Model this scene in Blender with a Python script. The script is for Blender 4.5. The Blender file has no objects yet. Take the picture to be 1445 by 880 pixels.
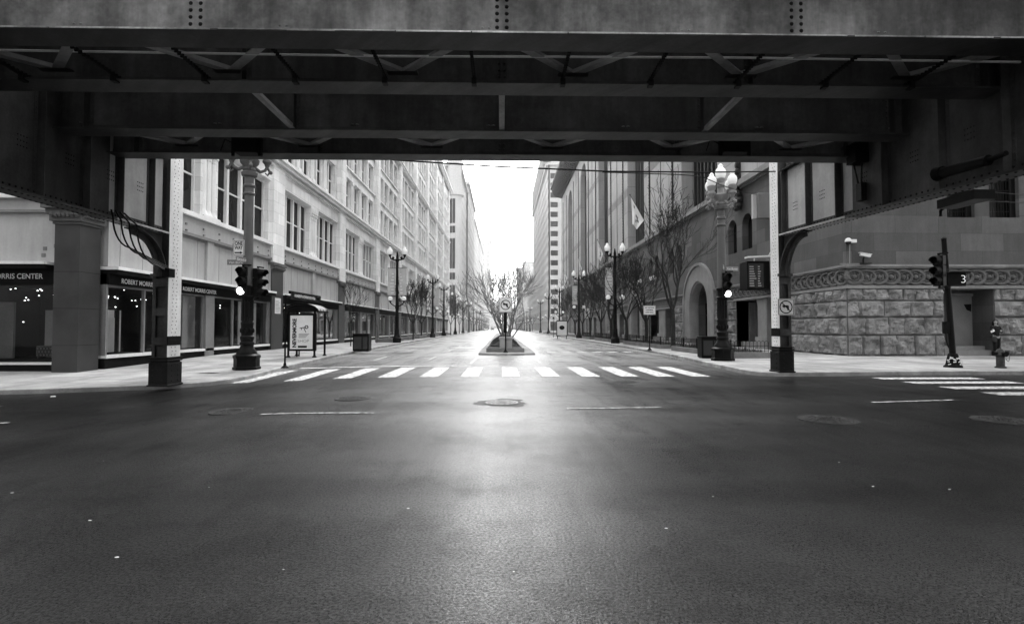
import bpy, bmesh, math, random
from mathutils import Vector, Matrix
R = math.radians
random.seed(7)
S = bpy.context.scene
COL = S.collection

# ------------------------------------------------------------------ camera
F = 740.0
YAW, PIT = R(1.12), R(1.70)
CAMZ = 1.6
fw = Vector((math.sin(YAW)*math.cos(PIT), math.cos(YAW)*math.cos(PIT), math.sin(PIT)))
rt = Vector((math.cos(YAW), -math.sin(YAW), 0))
up = rt.cross(fw)
CP = Vector((0, 0, CAMZ))
def ray(px, py): return (fw*F + rt*(px-722.5) + up*(440-py)).normalized()
def atY(px, py, y): d = ray(px, py); return CP + d*(y/d.y)
def atX(px, py, x): d = ray(px, py); return CP + d*(x/d.x)
def atZ(px, py, z): d = ray(px, py); return CP + d*((z-CAMZ)/d.z)
def gz(x, y):
    a = min(1, max(0, (-x-3)/7)); a = a*a*(3-2*a)
    return -0.27*a*min(1, max(0, (28-y)/14))
SW = 0.13
def onroad(px, py, h=0.0):
    z = h
    for _ in range(12):
        p = atZ(px, py, z); z = gz(p.x, p.y)+h
    return atZ(px, py, z)
def walk(px, py): return onroad(px, py, SW)

cam = bpy.data.cameras.new('camera'); co = bpy.data.objects.new('camera', cam); COL.objects.link(co)
cam.sensor_width = 36; cam.lens = F/1445*36; cam.clip_end = 6000; cam.clip_start = 0.05
co.location = CP; co.rotation_euler = (R(90)+PIT, 0, -YAW); S.camera = co

# ------------------------------------------------------------------ materials
def mat(name, v, rough=.75, amp=.2, scale=1.2, fine=25, bump=.15, metal=0, brick=None, streak=0., spec=.14, emit=0, stain=0.):
    m = bpy.data.materials.new(name); m.use_nodes = True
    n = m.node_tree.nodes; l = m.node_tree.links
    b = n['Principled BSDF']
    b.inputs['Roughness'].default_value = rough; b.inputs['Metallic'].default_value = metal
    b.inputs['Specular IOR Level'].default_value = spec
    tc = n.new('ShaderNodeTexCoord')
    def noise(sc, det=5, vec=None, rg=.6):
        t = n.new('ShaderNodeTexNoise'); t.inputs['Scale'].default_value = sc; t.inputs['Detail'].default_value = det
        t.inputs['Roughness'].default_value = rg; l.new(vec or tc.outputs['Object'], t.inputs['Vector']); return t.outputs['Fac']
    def mth(op, a, c, cl=False):
        t = n.new('ShaderNodeMath'); t.operation = op; t.use_clamp = cl
        for i, q in enumerate((a, c)):
            if isinstance(q, (int, float)): t.inputs[i].default_value = q
            else: l.new(q, t.inputs[i])
        return t.outputs[0]
    n1 = noise(scale); n2 = noise(fine, 3)
    f = mth('ADD', mth('MULTIPLY', n1, 1.4), mth('MULTIPLY', n2, .6))         # about 1
    f = mth('ADD', mth('MULTIPLY', mth('SUBTRACT', f, 1.0), amp*3.6), 1.0)
    hgt = n2
    if streak or brick:
        sp = n.new('ShaderNodeSeparateXYZ'); l.new(tc.outputs['Object'], sp.inputs[0])
        u = mth('ADD', sp.outputs[0], sp.outputs[1])
    if streak:
        cb = n.new('ShaderNodeCombineXYZ'); l.new(mth('MULTIPLY', u, 2.2), cb.inputs[0]); l.new(mth('MULTIPLY', sp.outputs[2], .22), cb.inputs[1])
        s = noise(1.3, 4, cb.outputs[0], .65)
        f = mth('MULTIPLY', f, mth('SUBTRACT', 1.0+streak*.85, mth('MULTIPLY', s, streak*1.75)))
    if stain:
        s = noise(.35, 6, None, .7)
        mr = n.new('ShaderNodeMapRange'); mr.inputs[1].default_value = .42; mr.inputs[2].default_value = .62
        mr.inputs[3].default_value = 1-stain; mr.inputs[4].default_value = 1; l.new(s, mr.inputs[0]); f = mth('MULTIPLY', f, mr.outputs[0])
    if brick:
        bw, bh, mo, dk = brick[:4]
        cb = n.new('ShaderNodeCombineXYZ')
        if len(brick) > 4 and brick[4]: l.new(sp.outputs[0], cb.inputs[0]); l.new(sp.outputs[1], cb.inputs[1])
        else: l.new(u, cb.inputs[0]); l.new(sp.outputs[2], cb.inputs[1])
        t = n.new('ShaderNodeTexBrick'); l.new(cb.outputs[0], t.inputs['Vector']); t.inputs['Scale'].default_value = 1
        t.inputs['Brick Width'].default_value = bw; t.inputs['Row Height'].default_value = bh; t.inputs['Mortar Size'].default_value = mo
        t.inputs['Color1'].default_value = (brick[5] if len(brick) > 5 else .86,)*3+(1,); t.inputs['Color2'].default_value = (1.08,)*3+(1,); t.inputs['Mortar'].default_value = (dk,)*3+(1,)
        t.inputs['Mortar Smooth'].default_value = .3
        bwn = n.new('ShaderNodeRGBToBW'); l.new(t.outputs['Color'], bwn.inputs[0]); f = mth('MULTIPLY', f, bwn.outputs[0])
        hgt = mth('SUBTRACT', mth('MULTIPLY', n2, .4), t.outputs['Fac'])
    f = mth('MULTIPLY', f, v)
    f = mth('MAXIMUM', f, .004)
    cc = n.new('ShaderNodeCombineColor')
    for i in range(3): l.new(f, cc.inputs[i])
    l.new(cc.outputs[0], b.inputs['Base Color'])
    if bump:
        bp = n.new('ShaderNodeBump'); bp.inputs['Strength'].default_value = bump; bp.inputs['Distance'].default_value = .02
        l.new(hgt, bp.inputs['Height']); l.new(bp.outputs[0], b.inputs['Normal'])
    rr = mth('ADD', mth('MULTIPLY', n1, .25), rough-.125, True); l.new(rr, b.inputs['Roughness'])
    if emit: b.inputs['Emission Color'].default_value = (1, 1, 1, 1); b.inputs['Emission Strength'].default_value = emit
    return m
def glassmat(name, dark=.02, rough=.06, transp=False, tv=.9, spec=.5):
    m = bpy.data.materials.new(name); m.use_nodes = True; n = m.node_tree.nodes; l = m.node_tree.links
    b = n['Principled BSDF']; b.inputs['Base Color'].default_value = (dark, dark, dark, 1); b.inputs['Roughness'].default_value = rough; b.inputs['Specular IOR Level'].default_value = spec
    tc = n.new('ShaderNodeTexCoord'); t = n.new('ShaderNodeTexNoise'); t.inputs['Scale'].default_value = .8; l.new(tc.outputs['Object'], t.inputs['Vector'])
    if transp:
        out = n['Material Output']; tr = n.new('ShaderNodeBsdfTransparent'); tr.inputs[0].default_value = (tv, tv, tv, 1)
        gl = n.new('ShaderNodeBsdfGlossy'); gl.inputs['Roughness'].default_value = rough
        fr = n.new('ShaderNodeFresnel'); fr.inputs[0].default_value = 1.5; mx = n.new('ShaderNodeMixShader')
        l.new(fr.outputs[0], mx.inputs[0]); l.new(tr.outputs[0], mx.inputs[1]); l.new(gl.outputs[0], mx.inputs[2]); l.new(mx.outputs[0], out.inputs[0])
    else:
        bp = n.new('ShaderNodeBump'); bp.inputs['Strength'].default_value = .25; bp.inputs['Distance'].default_value = .05
        l.new(t.outputs[0], bp.inputs['Height']); l.new(bp.outputs[0], b.inputs['Normal'])
        v = n.new('ShaderNodeTexVoronoi'); v.inputs['Scale'].default_value = .45; l.new(tc.outputs['Object'], v.inputs['Vector'])
        mr = n.new('ShaderNodeMapRange'); mr.inputs[3].default_value = dark*.4; mr.inputs[4].default_value = dark*2.2
        bw = n.new('ShaderNodeRGBToBW'); l.new(v.outputs['Color'], bw.inputs[0]); l.new(bw.outputs[0], mr.inputs[0])
        cc = n.new('ShaderNodeCombineColor')
        for i in range(3): l.new(mr.outputs[0], cc.inputs[i])
        l.new(cc.outputs[0], b.inputs['Base Color'])
    return m
MT = dict(
 asph=None,
 walk=mat('concrete_paving', .40, .8, .3, .5, 30, .3, brick=(1.5, 1.5, .022, .4, 1), stain=.35),
 kerb=mat('granite_kerb', .36, .8, .35, 1.5, 30, .3, stain=.35),
 paint=None,
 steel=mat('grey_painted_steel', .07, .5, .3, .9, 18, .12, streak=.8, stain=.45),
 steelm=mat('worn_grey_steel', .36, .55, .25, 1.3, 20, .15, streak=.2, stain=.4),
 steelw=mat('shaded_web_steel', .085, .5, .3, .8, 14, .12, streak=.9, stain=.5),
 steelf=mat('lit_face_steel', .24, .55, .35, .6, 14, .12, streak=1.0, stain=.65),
 steelp=mat('lit_girder_steel', .42, .55, .12, .8, 14, .08, streak=.4, stain=.2),
 plantar=mat('ground_cover_leaf', .07, .8, .3, 3, 20, 0),
 steelb=mat('pale_lit_steel', .72, .5, .15, 1.2, 22, .1, streak=.35),
 steeld=mat('dark_grimy_steel', .02, .6, .4, 1.5, 25, .3, stain=.4, spec=.08),
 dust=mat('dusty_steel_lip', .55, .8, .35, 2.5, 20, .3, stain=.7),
 tie=mat('weathered_timber', .05, .9, .3, 3, 30, .4),
 black=mat('black_painted_metal', .007, .4, .3, 3, 30, .1, spec=.07),
 black2=mat('matt_black_metal', .009, .6, .3, 3, 30, .1, spec=.05),
 postgrey=mat('grey_lamp_post_paint', .10, .5, .15, 2, 30, .08),
 stoneL=mat('pale_granite', .72, .75, .14, .25, 12, .2, brick=(1.25, .72, .012, .62), streak=.25),
 stoneL2=mat('pale_granite_trim', .68, .7, .12, .6, 14, .12, streak=.15),
 panel=mat('pale_metal_panel', .36, .55, .1, .4, 10, .06, streak=.3),
 paneltrim=mat('panel_trim', .18, .55, .15, 1, 14, .1),
 granD=mat('dark_polished_granite', .042, .35, .25, 1.0, 70, .08, spec=.3),
 rust=mat('rusticated_granite', .185, .9, .4, 1.4, 22, .8),
 libwall=mat('grey_granite_ashlar', .096, .8, .22, .4, 18, .15, brick=(2.3, .93, .014, .6, 0, .66), streak=.3),
 libtrim=mat('grey_granite_trim', .19, .8, .2, .8, 18, .2, streak=.25),
 frieze=mat('carved_frieze', .10, .85, .2, 1, 18, .2),
 brickL=mat('pale_brick_panel', .31, .8, .12, .3, 12, .15, brick=(3.0, 3.6, .05, .7), streak=.2),
 corn=mat('weathered_copper_cornice', .025, .6, .3, .5, 6, .2),
 glassD=glassmat('dark_window_glass', .012, .18, spec=.12),
 glassM=glassmat('mid_window_glass', .02, .15, spec=.12),
 glassT=glassmat('clear_shop_glass', 0, .02, True, .85),
 white=mat('white_paint', .66, .5, .08, 1, 20, .05),
 offw=mat('off_white_panel', .6, .6, .12, .8, 12, .05, emit=.05),
 offd=mat('grey_display_panel', .3, .7, .2, .5, 12, .05),
 dark=mat('dark_interior', .035, .8, .2, .5, 8, .05),
 bark=mat('tree_bark', .03, .9, .3, 6, 40, .5),
 barkL=mat('pale_twigs', .15, .9, .3, 6, 40, .3),
 soil=mat('planting_soil', .05, .95, .5, 3, 18, .8),
 flag=mat('white_flag_cloth', .8, .8, .06, 2, 20, .1),
 banner=mat('grey_banner_cloth', .45, .8, .12, 2, 14, .1),
 grey=mat('mid_grey_paint', .2, .5, .15, 1, 20, .08),
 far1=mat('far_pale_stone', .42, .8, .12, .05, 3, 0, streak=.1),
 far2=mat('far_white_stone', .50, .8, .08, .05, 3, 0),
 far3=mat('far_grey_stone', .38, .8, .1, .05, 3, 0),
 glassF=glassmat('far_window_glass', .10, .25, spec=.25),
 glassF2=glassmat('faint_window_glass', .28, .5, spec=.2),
 skin=mat('skin', .26, .6, .05, 4, 40, .02),
 cloth=mat('black_cloth', .014, .9, .2, 8, 60, .2),
 cloth2=mat('dark_grey_cloth', .03, .9, .2, 8, 60, .2),
 lens=mat('dark_lens', .02, .15, .1, 4, 20, 0),
 lit=mat('lit_lens', .9, .5, .02, 4, 20, 0, emit=6),
 spot=mat('lit_spotlight', .9, .5, .02, 4, 20, 0, emit=5),
 digit=mat('lit_digit', .8, .5, .02, 4, 20, 0, emit=.5),
 globe=mat('frosted_lamp_globe', .6, .35, .03, 4, 20, 0, emit=.26),  # small glow stands in for daylight through the frosted glass
 concrete=mat('planter_concrete', .19, .85, .25, 1, 24, .3, stain=.25),
 iron=mat('cast_iron_cover', .045, .5, .4, 6, 60, .5),
 tar=mat('tar_patch', .02, .5, .4, 3, 60, .4),
 cardark=mat('dark_car_paint', .04, .25, .05, 1, 10, 0),
 carlight=mat('pale_car_paint', .7, .25, .05, 1, 10, 0),
)
# asphalt: dark and slightly polished in the crossing, paler further along, partly sky sheen put into the colour
def asphalt():
    m = bpy.data.materials.new('asphalt'); m.use_nodes = True; n = m.node_tree.nodes; l = m.node_tree.links; b = n['Principled BSDF']
    tc = n.new('ShaderNodeTexCoord'); sp = n.new('ShaderNodeSeparateXYZ'); l.new(tc.outputs['Object'], sp.inputs[0])
    def N(sc, det=6, rg=.6, vec=None):
        t = n.new('ShaderNodeTexNoise'); t.inputs['Scale'].default_value = sc; t.inputs['Detail'].default_value = det; t.inputs['Roughness'].default_value = rg
        l.new(vec or tc.outputs['Object'], t.inputs['Vector']); return t.outputs['Fac']
    def MR(v, a, c, d, e):
        t = n.new('ShaderNodeMapRange'); l.new(v, t.inputs[0])
        for i, q in enumerate((a, c, d, e)): t.inputs[i+1].default_value = q
        return t.outputs[0]
    def X(op, a, c, cl=False):
        t = n.new('ShaderNodeMath'); t.operation = op; t.use_clamp = cl
        for i, q in enumerate((a, c)):
            if isinstance(q, (int, float)): t.inputs[i].default_value = q
            else: l.new(q, t.inputs[i])
        return t.outputs[0]
    grain = N(95, 2); grain2 = N(38, 3); big = N(.22, 7, .62); mid = N(1.3, 6, .65)
    mp = n.new('ShaderNodeMapping'); mp.inputs['Scale'].default_value = (.55, .06, 1); l.new(tc.outputs['Object'], mp.inputs[0])
    lanes = N(1.6, 4, .6, mp.outputs[0])
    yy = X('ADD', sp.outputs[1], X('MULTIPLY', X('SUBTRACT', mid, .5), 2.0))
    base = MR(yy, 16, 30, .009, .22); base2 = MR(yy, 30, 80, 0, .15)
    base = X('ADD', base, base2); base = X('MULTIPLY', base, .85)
    f = X('ADD', X('MULTIPLY', MR(big, .35, .65, .75, 1.25), 1), 0)
    f = X('MULTIPLY', f, MR(lanes, .35, .65, .82, 1.18))
    f = X('MULTIPLY', f, MR(mid, .3, .7, .94, 1.06))
    f = X('MULTIPLY', f, MR(grain, .3, .7, .45, 1.6)); f = X('MULTIPLY', f, MR(grain2, .3, .7, .75, 1.25))
    # scattered pale stone chips
    vo = n.new('ShaderNodeTexVoronoi'); vo.inputs['Scale'].default_value = 26; l.new(tc.outputs['Object'], vo.inputs['Vector'])
    chip = MR(vo.outputs['Distance'], .07, .10, 1, 0); sel = MR(N(7, 2), .50, .60, 0, 1)
    f = X('ADD', X('MULTIPLY', f, base), X('MULTIPLY', X('MULTIPLY', chip, sel), .16))
    # hairline cracks
    v2 = n.new('ShaderNodeTexVoronoi'); v2.feature = 'DISTANCE_TO_EDGE'; v2.inputs['Scale'].default_value = .33
    ad = n.new('ShaderNodeVectorMath'); ad.operation = 'ADD'; nz = n.new('ShaderNodeTexNoise'); nz.inputs['Scale'].default_value = 1.4; nz.inputs['Detail'].default_value = 6
    l.new(tc.outputs['Object'], nz.inputs['Vector']); l.new(tc.outputs['Object'], ad.inputs[0]); l.new(nz.outputs['Color'], ad.inputs[1]); l.new(ad.outputs[0], v2.inputs['Vector'])
    cr = MR(v2.outputs['Distance'], .002, .006, .75, 1); cs = MR(N(.35, 3), .50, .56, 0, 1)
    crf = X('SUBTRACT', 1, X('MULTIPLY', X('SUBTRACT', 1, cr), cs))
    f = X('ADD', f, X('MULTIPLY', MR(N(110, 1), .57, .70, 0, 1), .045)); f = X('ADD', f, X('MULTIPLY', MR(N(230, 1), .60, .70, 0, 1), .045))
    DIFF = f
    m3 = n.new('ShaderNodeMapping'); m3.inputs['Scale'].default_value = (.10, .42, 1); m3.inputs['Rotation'].default_value = (0, 0, .12); l.new(tc.outputs['Object'], m3.inputs[0])
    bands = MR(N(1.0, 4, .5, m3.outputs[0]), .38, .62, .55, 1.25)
    side = MR(X('ABSOLUTE', sp.outputs[0], 0), 1.2, 7, 1.15, .36)  # colour and gloss dimmed outward to imitate the bright central sky reflection
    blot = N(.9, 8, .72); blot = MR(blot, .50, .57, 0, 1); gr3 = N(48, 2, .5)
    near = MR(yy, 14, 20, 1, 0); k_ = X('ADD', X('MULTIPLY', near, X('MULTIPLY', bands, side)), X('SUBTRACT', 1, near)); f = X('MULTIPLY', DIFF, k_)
    cc = n.new('ShaderNodeCombineColor')
    for i in range(3): l.new(f, cc.inputs[i])
    l.new(cc.outputs[0], b.inputs['Base Color'])
    ro = X('ADD', MR(big, .3, .7, .24, .37), MR(mid, .35, .65, -.02, .03)); ro = X('ADD', ro, MR(grain2, .35, .65, -.05, .05)); ro = X('ADD', ro, MR(grain, .35, .65, -.10, .10)); ro = X('ADD', ro, MR(lanes, .35, .65, -.06, .07)); l.new(ro, b.inputs['Roughness'])
    l.new(X('MULTIPLY', X('MULTIPLY', MR(lanes, .35, .65, .85, .46), MR(gr3, .38, .62, .35, 1.65)), X('MULTIPLY', X('MULTIPLY', bands, side), X('SUBTRACT', 1.15, X('MULTIPLY', blot, .42)))), b.inputs['Specular IOR Level'])
    bp = n.new('ShaderNodeBump'); bp.inputs['Strength'].default_value = .75; bp.inputs['Distance'].default_value = .0035
    l.new(X('ADD', grain, X('ADD', X('MULTIPLY', grain2, .8), X('MULTIPLY', gr3, 1.2))), bp.inputs['Height']); l.new(bp.outputs[0], b.inputs['Normal'])
    return m
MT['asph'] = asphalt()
def paintmat():
    m = bpy.data.materials.new('worn_road_paint'); m.use_nodes = True; n = m.node_tree.nodes; l = m.node_tree.links; b = n['Principled BSDF']
    tc = n.new('ShaderNodeTexCoord'); fs = []
    for sc, a, c, lo in ((9, .40, .55, .22), (2.2, .38, .52, .72), (45, .30, .48, .45)):
        t = n.new('ShaderNodeTexNoise'); t.inputs['Scale'].default_value = sc; t.inputs['Detail'].default_value = 6; t.inputs['Roughness'].default_value = .7; l.new(tc.outputs['Object'], t.inputs['Vector'])
        r = n.new('ShaderNodeMapRange'); r.inputs[1].default_value = a; r.inputs[2].default_value = c; r.inputs[3].default_value = lo; l.new(t.outputs['Fac'], r.inputs[0]); fs.append(r.outputs[0])
    o = fs[0]
    for f in fs[1:]+[.72]:
        x = n.new('ShaderNodeMath'); x.operation = 'MULTIPLY'; l.new(o, x.inputs[0])
        if isinstance(f, float): x.inputs[1].default_value = f
        else: l.new(f, x.inputs[1])
        o = x.outputs[0]
    cc = n.new('ShaderNodeCombineColor')
    for i in range(3): l.new(o, cc.inputs[i])
    l.new(cc.outputs[0], b.inputs['Base Color']); b.inputs['Roughness'].default_value = .6; b.inputs['Specular IOR Level'].default_value = .2
    return m
MT['paint'] = paintmat()

# ------------------------------------------------------------------ mesh builder
ORG = {}
class MB:
    def __init__(s, T=None): s.v = []; s.f = []; s.mi = []; s.k = 0; s.T = T
    def P(s, p):
        p = s.T(*p) if s.T else p
        s.v.append(tuple(p)); return len(s.v)-1
    def face(s, ids): s.f.append(ids); s.mi.append(s.k)
    def quad(s, *ps): s.face([s.P(p) for p in ps]); return s
    def box(s, x0, x1, y0, y1, z0, z1):
        i = [s.P(p) for p in ((x0,y0,z0),(x1,y0,z0),(x1,y1,z0),(x0,y1,z0),(x0,y0,z1),(x1,y0,z1),(x1,y1,z1),(x0,y1,z1))]
        for q in ((0,3,2,1),(4,5,6,7),(0,1,5,4),(1,2,6,5),(2,3,7,6),(3,0,4,7)): s.face([i[j] for j in q])
        return s
    def obox(s, c, h, M):
        c = Vector(c); i = []
        for z in (-1, 1):
            for (x, y) in ((-1,-1),(1,-1),(1,1),(-1,1)): i.append(s.P(c + M @ Vector((x*h[0], y*h[1], z*h[2]))))
        for q in ((0,3,2,1),(4,5,6,7),(0,1,5,4),(1,2,6,5),(2,3,7,6),(3,0,4,7)): s.face([i[j] for j in q])
        return s
    def bar(s, a, b, w, h, upv=(0,0,1)):
        a = Vector(a); b = Vector(b); d = (b-a); L = d.length; d.normalize(); u = Vector(upv)
        if abs(d.dot(u)) > .98: u = Vector((0,1,0))
        x = d.cross(u).normalized(); z = x.cross(d)
        return s.obox((a+b)/2, (w/2, L/2, h/2), Matrix((x, d, z)).transposed())
    def tube(s, pts, rad, n=8, cap=True):
        pts = [Vector(p) for p in pts]; N = len(pts)
        if isinstance(rad, (int, float)): rad = [rad]*N
        rings = []; pu = None
        for i, p in enumerate(pts):
            d = (pts[min(i+1, N-1)]-pts[max(i-1, 0)]).normalized()
            if pu is None: pu = Vector((0,0,1)) if abs(d.z) < .9 else Vector((1,0,0))
            x = d.cross(pu)
            if x.length < 1e-4: x = d.cross(Vector((.3,.8,.1)))
            x.normalize(); y = x.cross(d); pu = y
            rings.append([s.P(p + (x*math.cos(2*math.pi*k/n)+y*math.sin(2*math.pi*k/n))*rad[i]) for k in range(n)])
        for a, b in zip(rings, rings[1:]):
            for k in range(n): s.face([a[k], a[(k+1)%n], b[(k+1)%n], b[k]])
        if cap: s.face(rings[0][::-1]); s.face(rings[-1])
        return s
    def lathe(s, c, prof, n=16, M=None, ph=0.):
        c = Vector(c); M = M or Matrix.Identity(3); rings = []
        for (r, z) in prof:
            rr = []
            for k in range(n):
                t = 2*math.pi*(k+ph)/n

                rr.append(s.P(c + M @ Vector((max(r,.0005)*math.cos(t), max(r,.0005)*math.sin(t), z))))
            rings.append(rr)
        for a, b in zip(rings, rings[1:]):
            for k in range(n): s.face([a[k], a[(k+1)%n], b[(k+1)%n], b[k]])
        s.face(rings[0][::-1]); s.face(rings[-1]); return s
    def dome(s, p, nrm, r, n=6):
        nrm = Vector(nrm).normalized(); p = Vector(p)
        x = nrm.orthogonal().normalized(); y = nrm.cross(x)
        a = [s.P(p+(x*math.cos(2*math.pi*k/n)+y*math.sin(2*math.pi*k/n))*r) for k in range(n)]
        b = [s.P(p+nrm*r*.5+(x*math.cos(2*math.pi*k/n)+y*math.sin(2*math.pi*k/n))*r*.6) for k in range(n)]
        t = s.P(p+nrm*r*.7)
        for k in range(n): s.face([a[k], a[(k+1)%n], b[(k+1)%n], b[k]]); s.face([b[k], b[(k+1)%n], t])
    def sphere(s, c, r, n=12, m=8, sc=(1,1,1)):
        prof = [(max(.0005, math.sin(math.pi*j/m)), -math.cos(math.pi*j/m)) for j in range(m+1)]
        return s.lathe(c, prof, n, Matrix(((r*sc[0],0,0),(0,r*sc[1],0),(0,0,r*sc[2]))))
    def prism(s, poly, T, t0, t1):      # poly in (a,b); T(a,b,t)->point
        a = [s.P(T(x, y, t0)) for x, y in poly]; b = [s.P(T(x, y, t1)) for x, y in poly]; n = len(poly)
        s.face(a[::-1]); s.face(b)
        for k in range(n): s.face([a[k], a[(k+1)%n], b[(k+1)%n], b[k]])
        return s
    def build(s, name, mats, parent=None, smooth=False, bevel=0, local=False, ang=35, recalc=True):
        me = bpy.data.meshes.new(name)
        o0 = Vector((0,0,0)) if (parent is None or local) else ORG.get(parent.name, Vector((0,0,0)))
        me.from_pydata([(v[0]-o0.x, v[1]-o0.y, v[2]-o0.z) for v in s.v], [], s.f)
        mats = mats if isinstance(mats, (list, tuple)) else [mats]
        for m in mats: me.materials.append(MT[m] if isinstance(m, str) else m)
        if len(mats) > 1: me.polygons.foreach_set('material_index', s.mi)
        if recalc:
            bm = bmesh.new(); bm.from_mesh(me); bmesh.ops.recalc_face_normals(bm, faces=bm.faces); bm.to_mesh(me); bm.free()
        if smooth:
            me.polygons.foreach_set('use_smooth', [True]*len(me.polygons)); me.set_sharp_from_angle(angle=R(ang))
        me.update()
        o = bpy.data.objects.new(name, me); COL.objects.link(o)
        if parent: o.parent = parent; ORG[o.name] = o0
        if bevel:
            b = o.modifiers.new('bevel', 'BEVEL'); b.width = bevel; b.segments = 1; b.limit_method = 'ANGLE'
        return o
def thing(name, label, cat, loc=(0,0,0), group=None, rz=0):
    o = bpy.data.objects.new(name, None); COL.objects.link(o); o.empty_display_size = .3
    o.location = loc; o.rotation_euler = (0,0,rz); o['label'] = label; o['category'] = cat
    if group: o['group'] = group
    ORG[o.name] = Vector(loc); return o
def tag(o, label, cat, group=None, kind=None):
    if label: o['label'] = label
    if cat: o['category'] = cat
    if group: o['group'] = group
    if kind: o['kind'] = kind
    return o
def struct(o, label=None, cat=None): o['kind'] = 'structure'; o['label'] = label or o.name; o['category'] = cat or o.name.split('.')[0].replace('_', ' '); return o
def dup(src, loc, rz=0, label=None, group=None, sc=None):
    kids = {}
    for o in bpy.data.objects:
        if o.parent: kids.setdefault(o.parent.name, []).append(o)
    def cp(o, par):
        c = o.copy(); COL.objects.link(c)
        if par: c.parent = par
        for k in kids.get(o.name, []): cp(k, c)
        return c
    r = cp(src, None); r.location = loc; r.rotation_euler = (0,0,rz)
    if sc: r.scale = (sc, sc, sc)
    if label: r['label'] = label
    if group: r['group'] = group
    return r
def text(body, P, U, V, size, m, parent=None, name='lettering', width=None, ext=.004, bold=0., align='LEFT', local=False):
    cu = bpy.data.curves.new('t', 'FONT'); cu.body = body; cu.size = size; cu.extrude = 0; cu.offset = bold; cu.align_x = align; cu.space_line = .8
    to = bpy.data.objects.new('t', cu); COL.objects.link(to); dg = bpy.context.evaluated_depsgraph_get(); dg.update()
    me = bpy.data.meshes.new_from_object(to.evaluated_get(dg)); bpy.data.objects.remove(to)
    xs = [v.co.x for v in me.vertices]; x0, x1 = min(xs), max(xs); k = width/(x1-x0) if width else 1
    P = Vector(P); U = Vector(U).normalized(); V = Vector(V).normalized(); N = U.cross(V)
    o0 = Vector((0,0,0)) if (parent is None or local) else ORG.get(parent.name, Vector((0,0,0)))
    for v in me.vertices:
        x = (v.co.x-x0)*k if width else v.co.x
        v.co = P + U*x + V*v.co.y + N*ext - o0
    me.name = name; me.materials.clear(); me.materials.append(MT[m]); me.polygons.foreach_set('material_index', [0]*len(me.polygons))
    o = bpy.data.objects.new(name, me); COL.objects.link(o)
    if parent: o.parent = parent
    return o
# ------------------------------------------------------------------ world and light
w = bpy.data.worlds.new('World'); S.world = w; w.use_nodes = True
n = w.node_tree.nodes; l = w.node_tree.links
bg = n['Background']; sky = n.new('ShaderNodeTexSky'); sky.sky_type = 'NISHITA'; sky.sun_disc = False
SE, SR = R(48), R(8)
sky.sun_elevation = SE; sky.sun_rotation = SR; sky.dust_density = 3; sky.air_density = 1.0; sky.altitude = 200
bw = n.new('ShaderNodeRGBToBW'); l.new(sky.outputs[0], bw.inputs[0])
ml = n.new('ShaderNodeMath'); ml.operation = 'MULTIPLY_ADD'; ml.inputs[1].default_value = .35; # overcast veil, brighter where the hidden sun stands ahead
l.new(bw.outputs[0], ml.inputs[0])
tcw = n.new('ShaderNodeTexCoord'); dt = n.new('ShaderNodeVectorMath'); dt.operation = 'DOT_PRODUCT'; dt.inputs[1].default_value = (.05, .90, .43); l.new(tcw.outputs['Generated'], dt.inputs[0])
mx0 = n.new('ShaderNodeMath'); mx0.operation = 'MAXIMUM'; mx0.inputs[1].default_value = 0; l.new(dt.outputs['Value'], mx0.inputs[0])
pw0 = n.new('ShaderNodeMath'); pw0.operation = 'POWER'; pw0.inputs[1].default_value = 1.6; l.new(mx0.outputs[0], pw0.inputs[0])
ma0 = n.new('ShaderNodeMath'); ma0.operation = 'MULTIPLY_ADD'; ma0.inputs[1].default_value = 30; ma0.inputs[2].default_value = 17; l.new(pw0.outputs[0], ma0.inputs[0]); l.new(ma0.outputs[0], ml.inputs[2])
cc = n.new('ShaderNodeCombineColor')
for i in range(3): l.new(ml.outputs[0], cc.inputs[i])
l.new(cc.outputs[0], bg.inputs[0]); bg.inputs[1].default_value = .15
sl = bpy.data.lights.new('sun', 'SUN'); sl.energy = 1.2; sl.angle = R(20); sl.color = (1, 1, 1)
so = bpy.data.objects.new('sun', sl); COL.objects.link(so); so.location = (0, 0, 60)
sd = Vector((math.sin(SR)*math.cos(SE), math.cos(SR)*math.cos(SE), math.sin(SE)))   # toward the sun
so.rotation_euler = sd.to_track_quat('Z', 'Y').to_euler()
S.view_settings.view_transform = 'Standard'; S.view_settings.look = 'None'; S.view_settings.exposure = 0
S.render.resolution_x = 1024; S.render.resolution_y = 623

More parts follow.
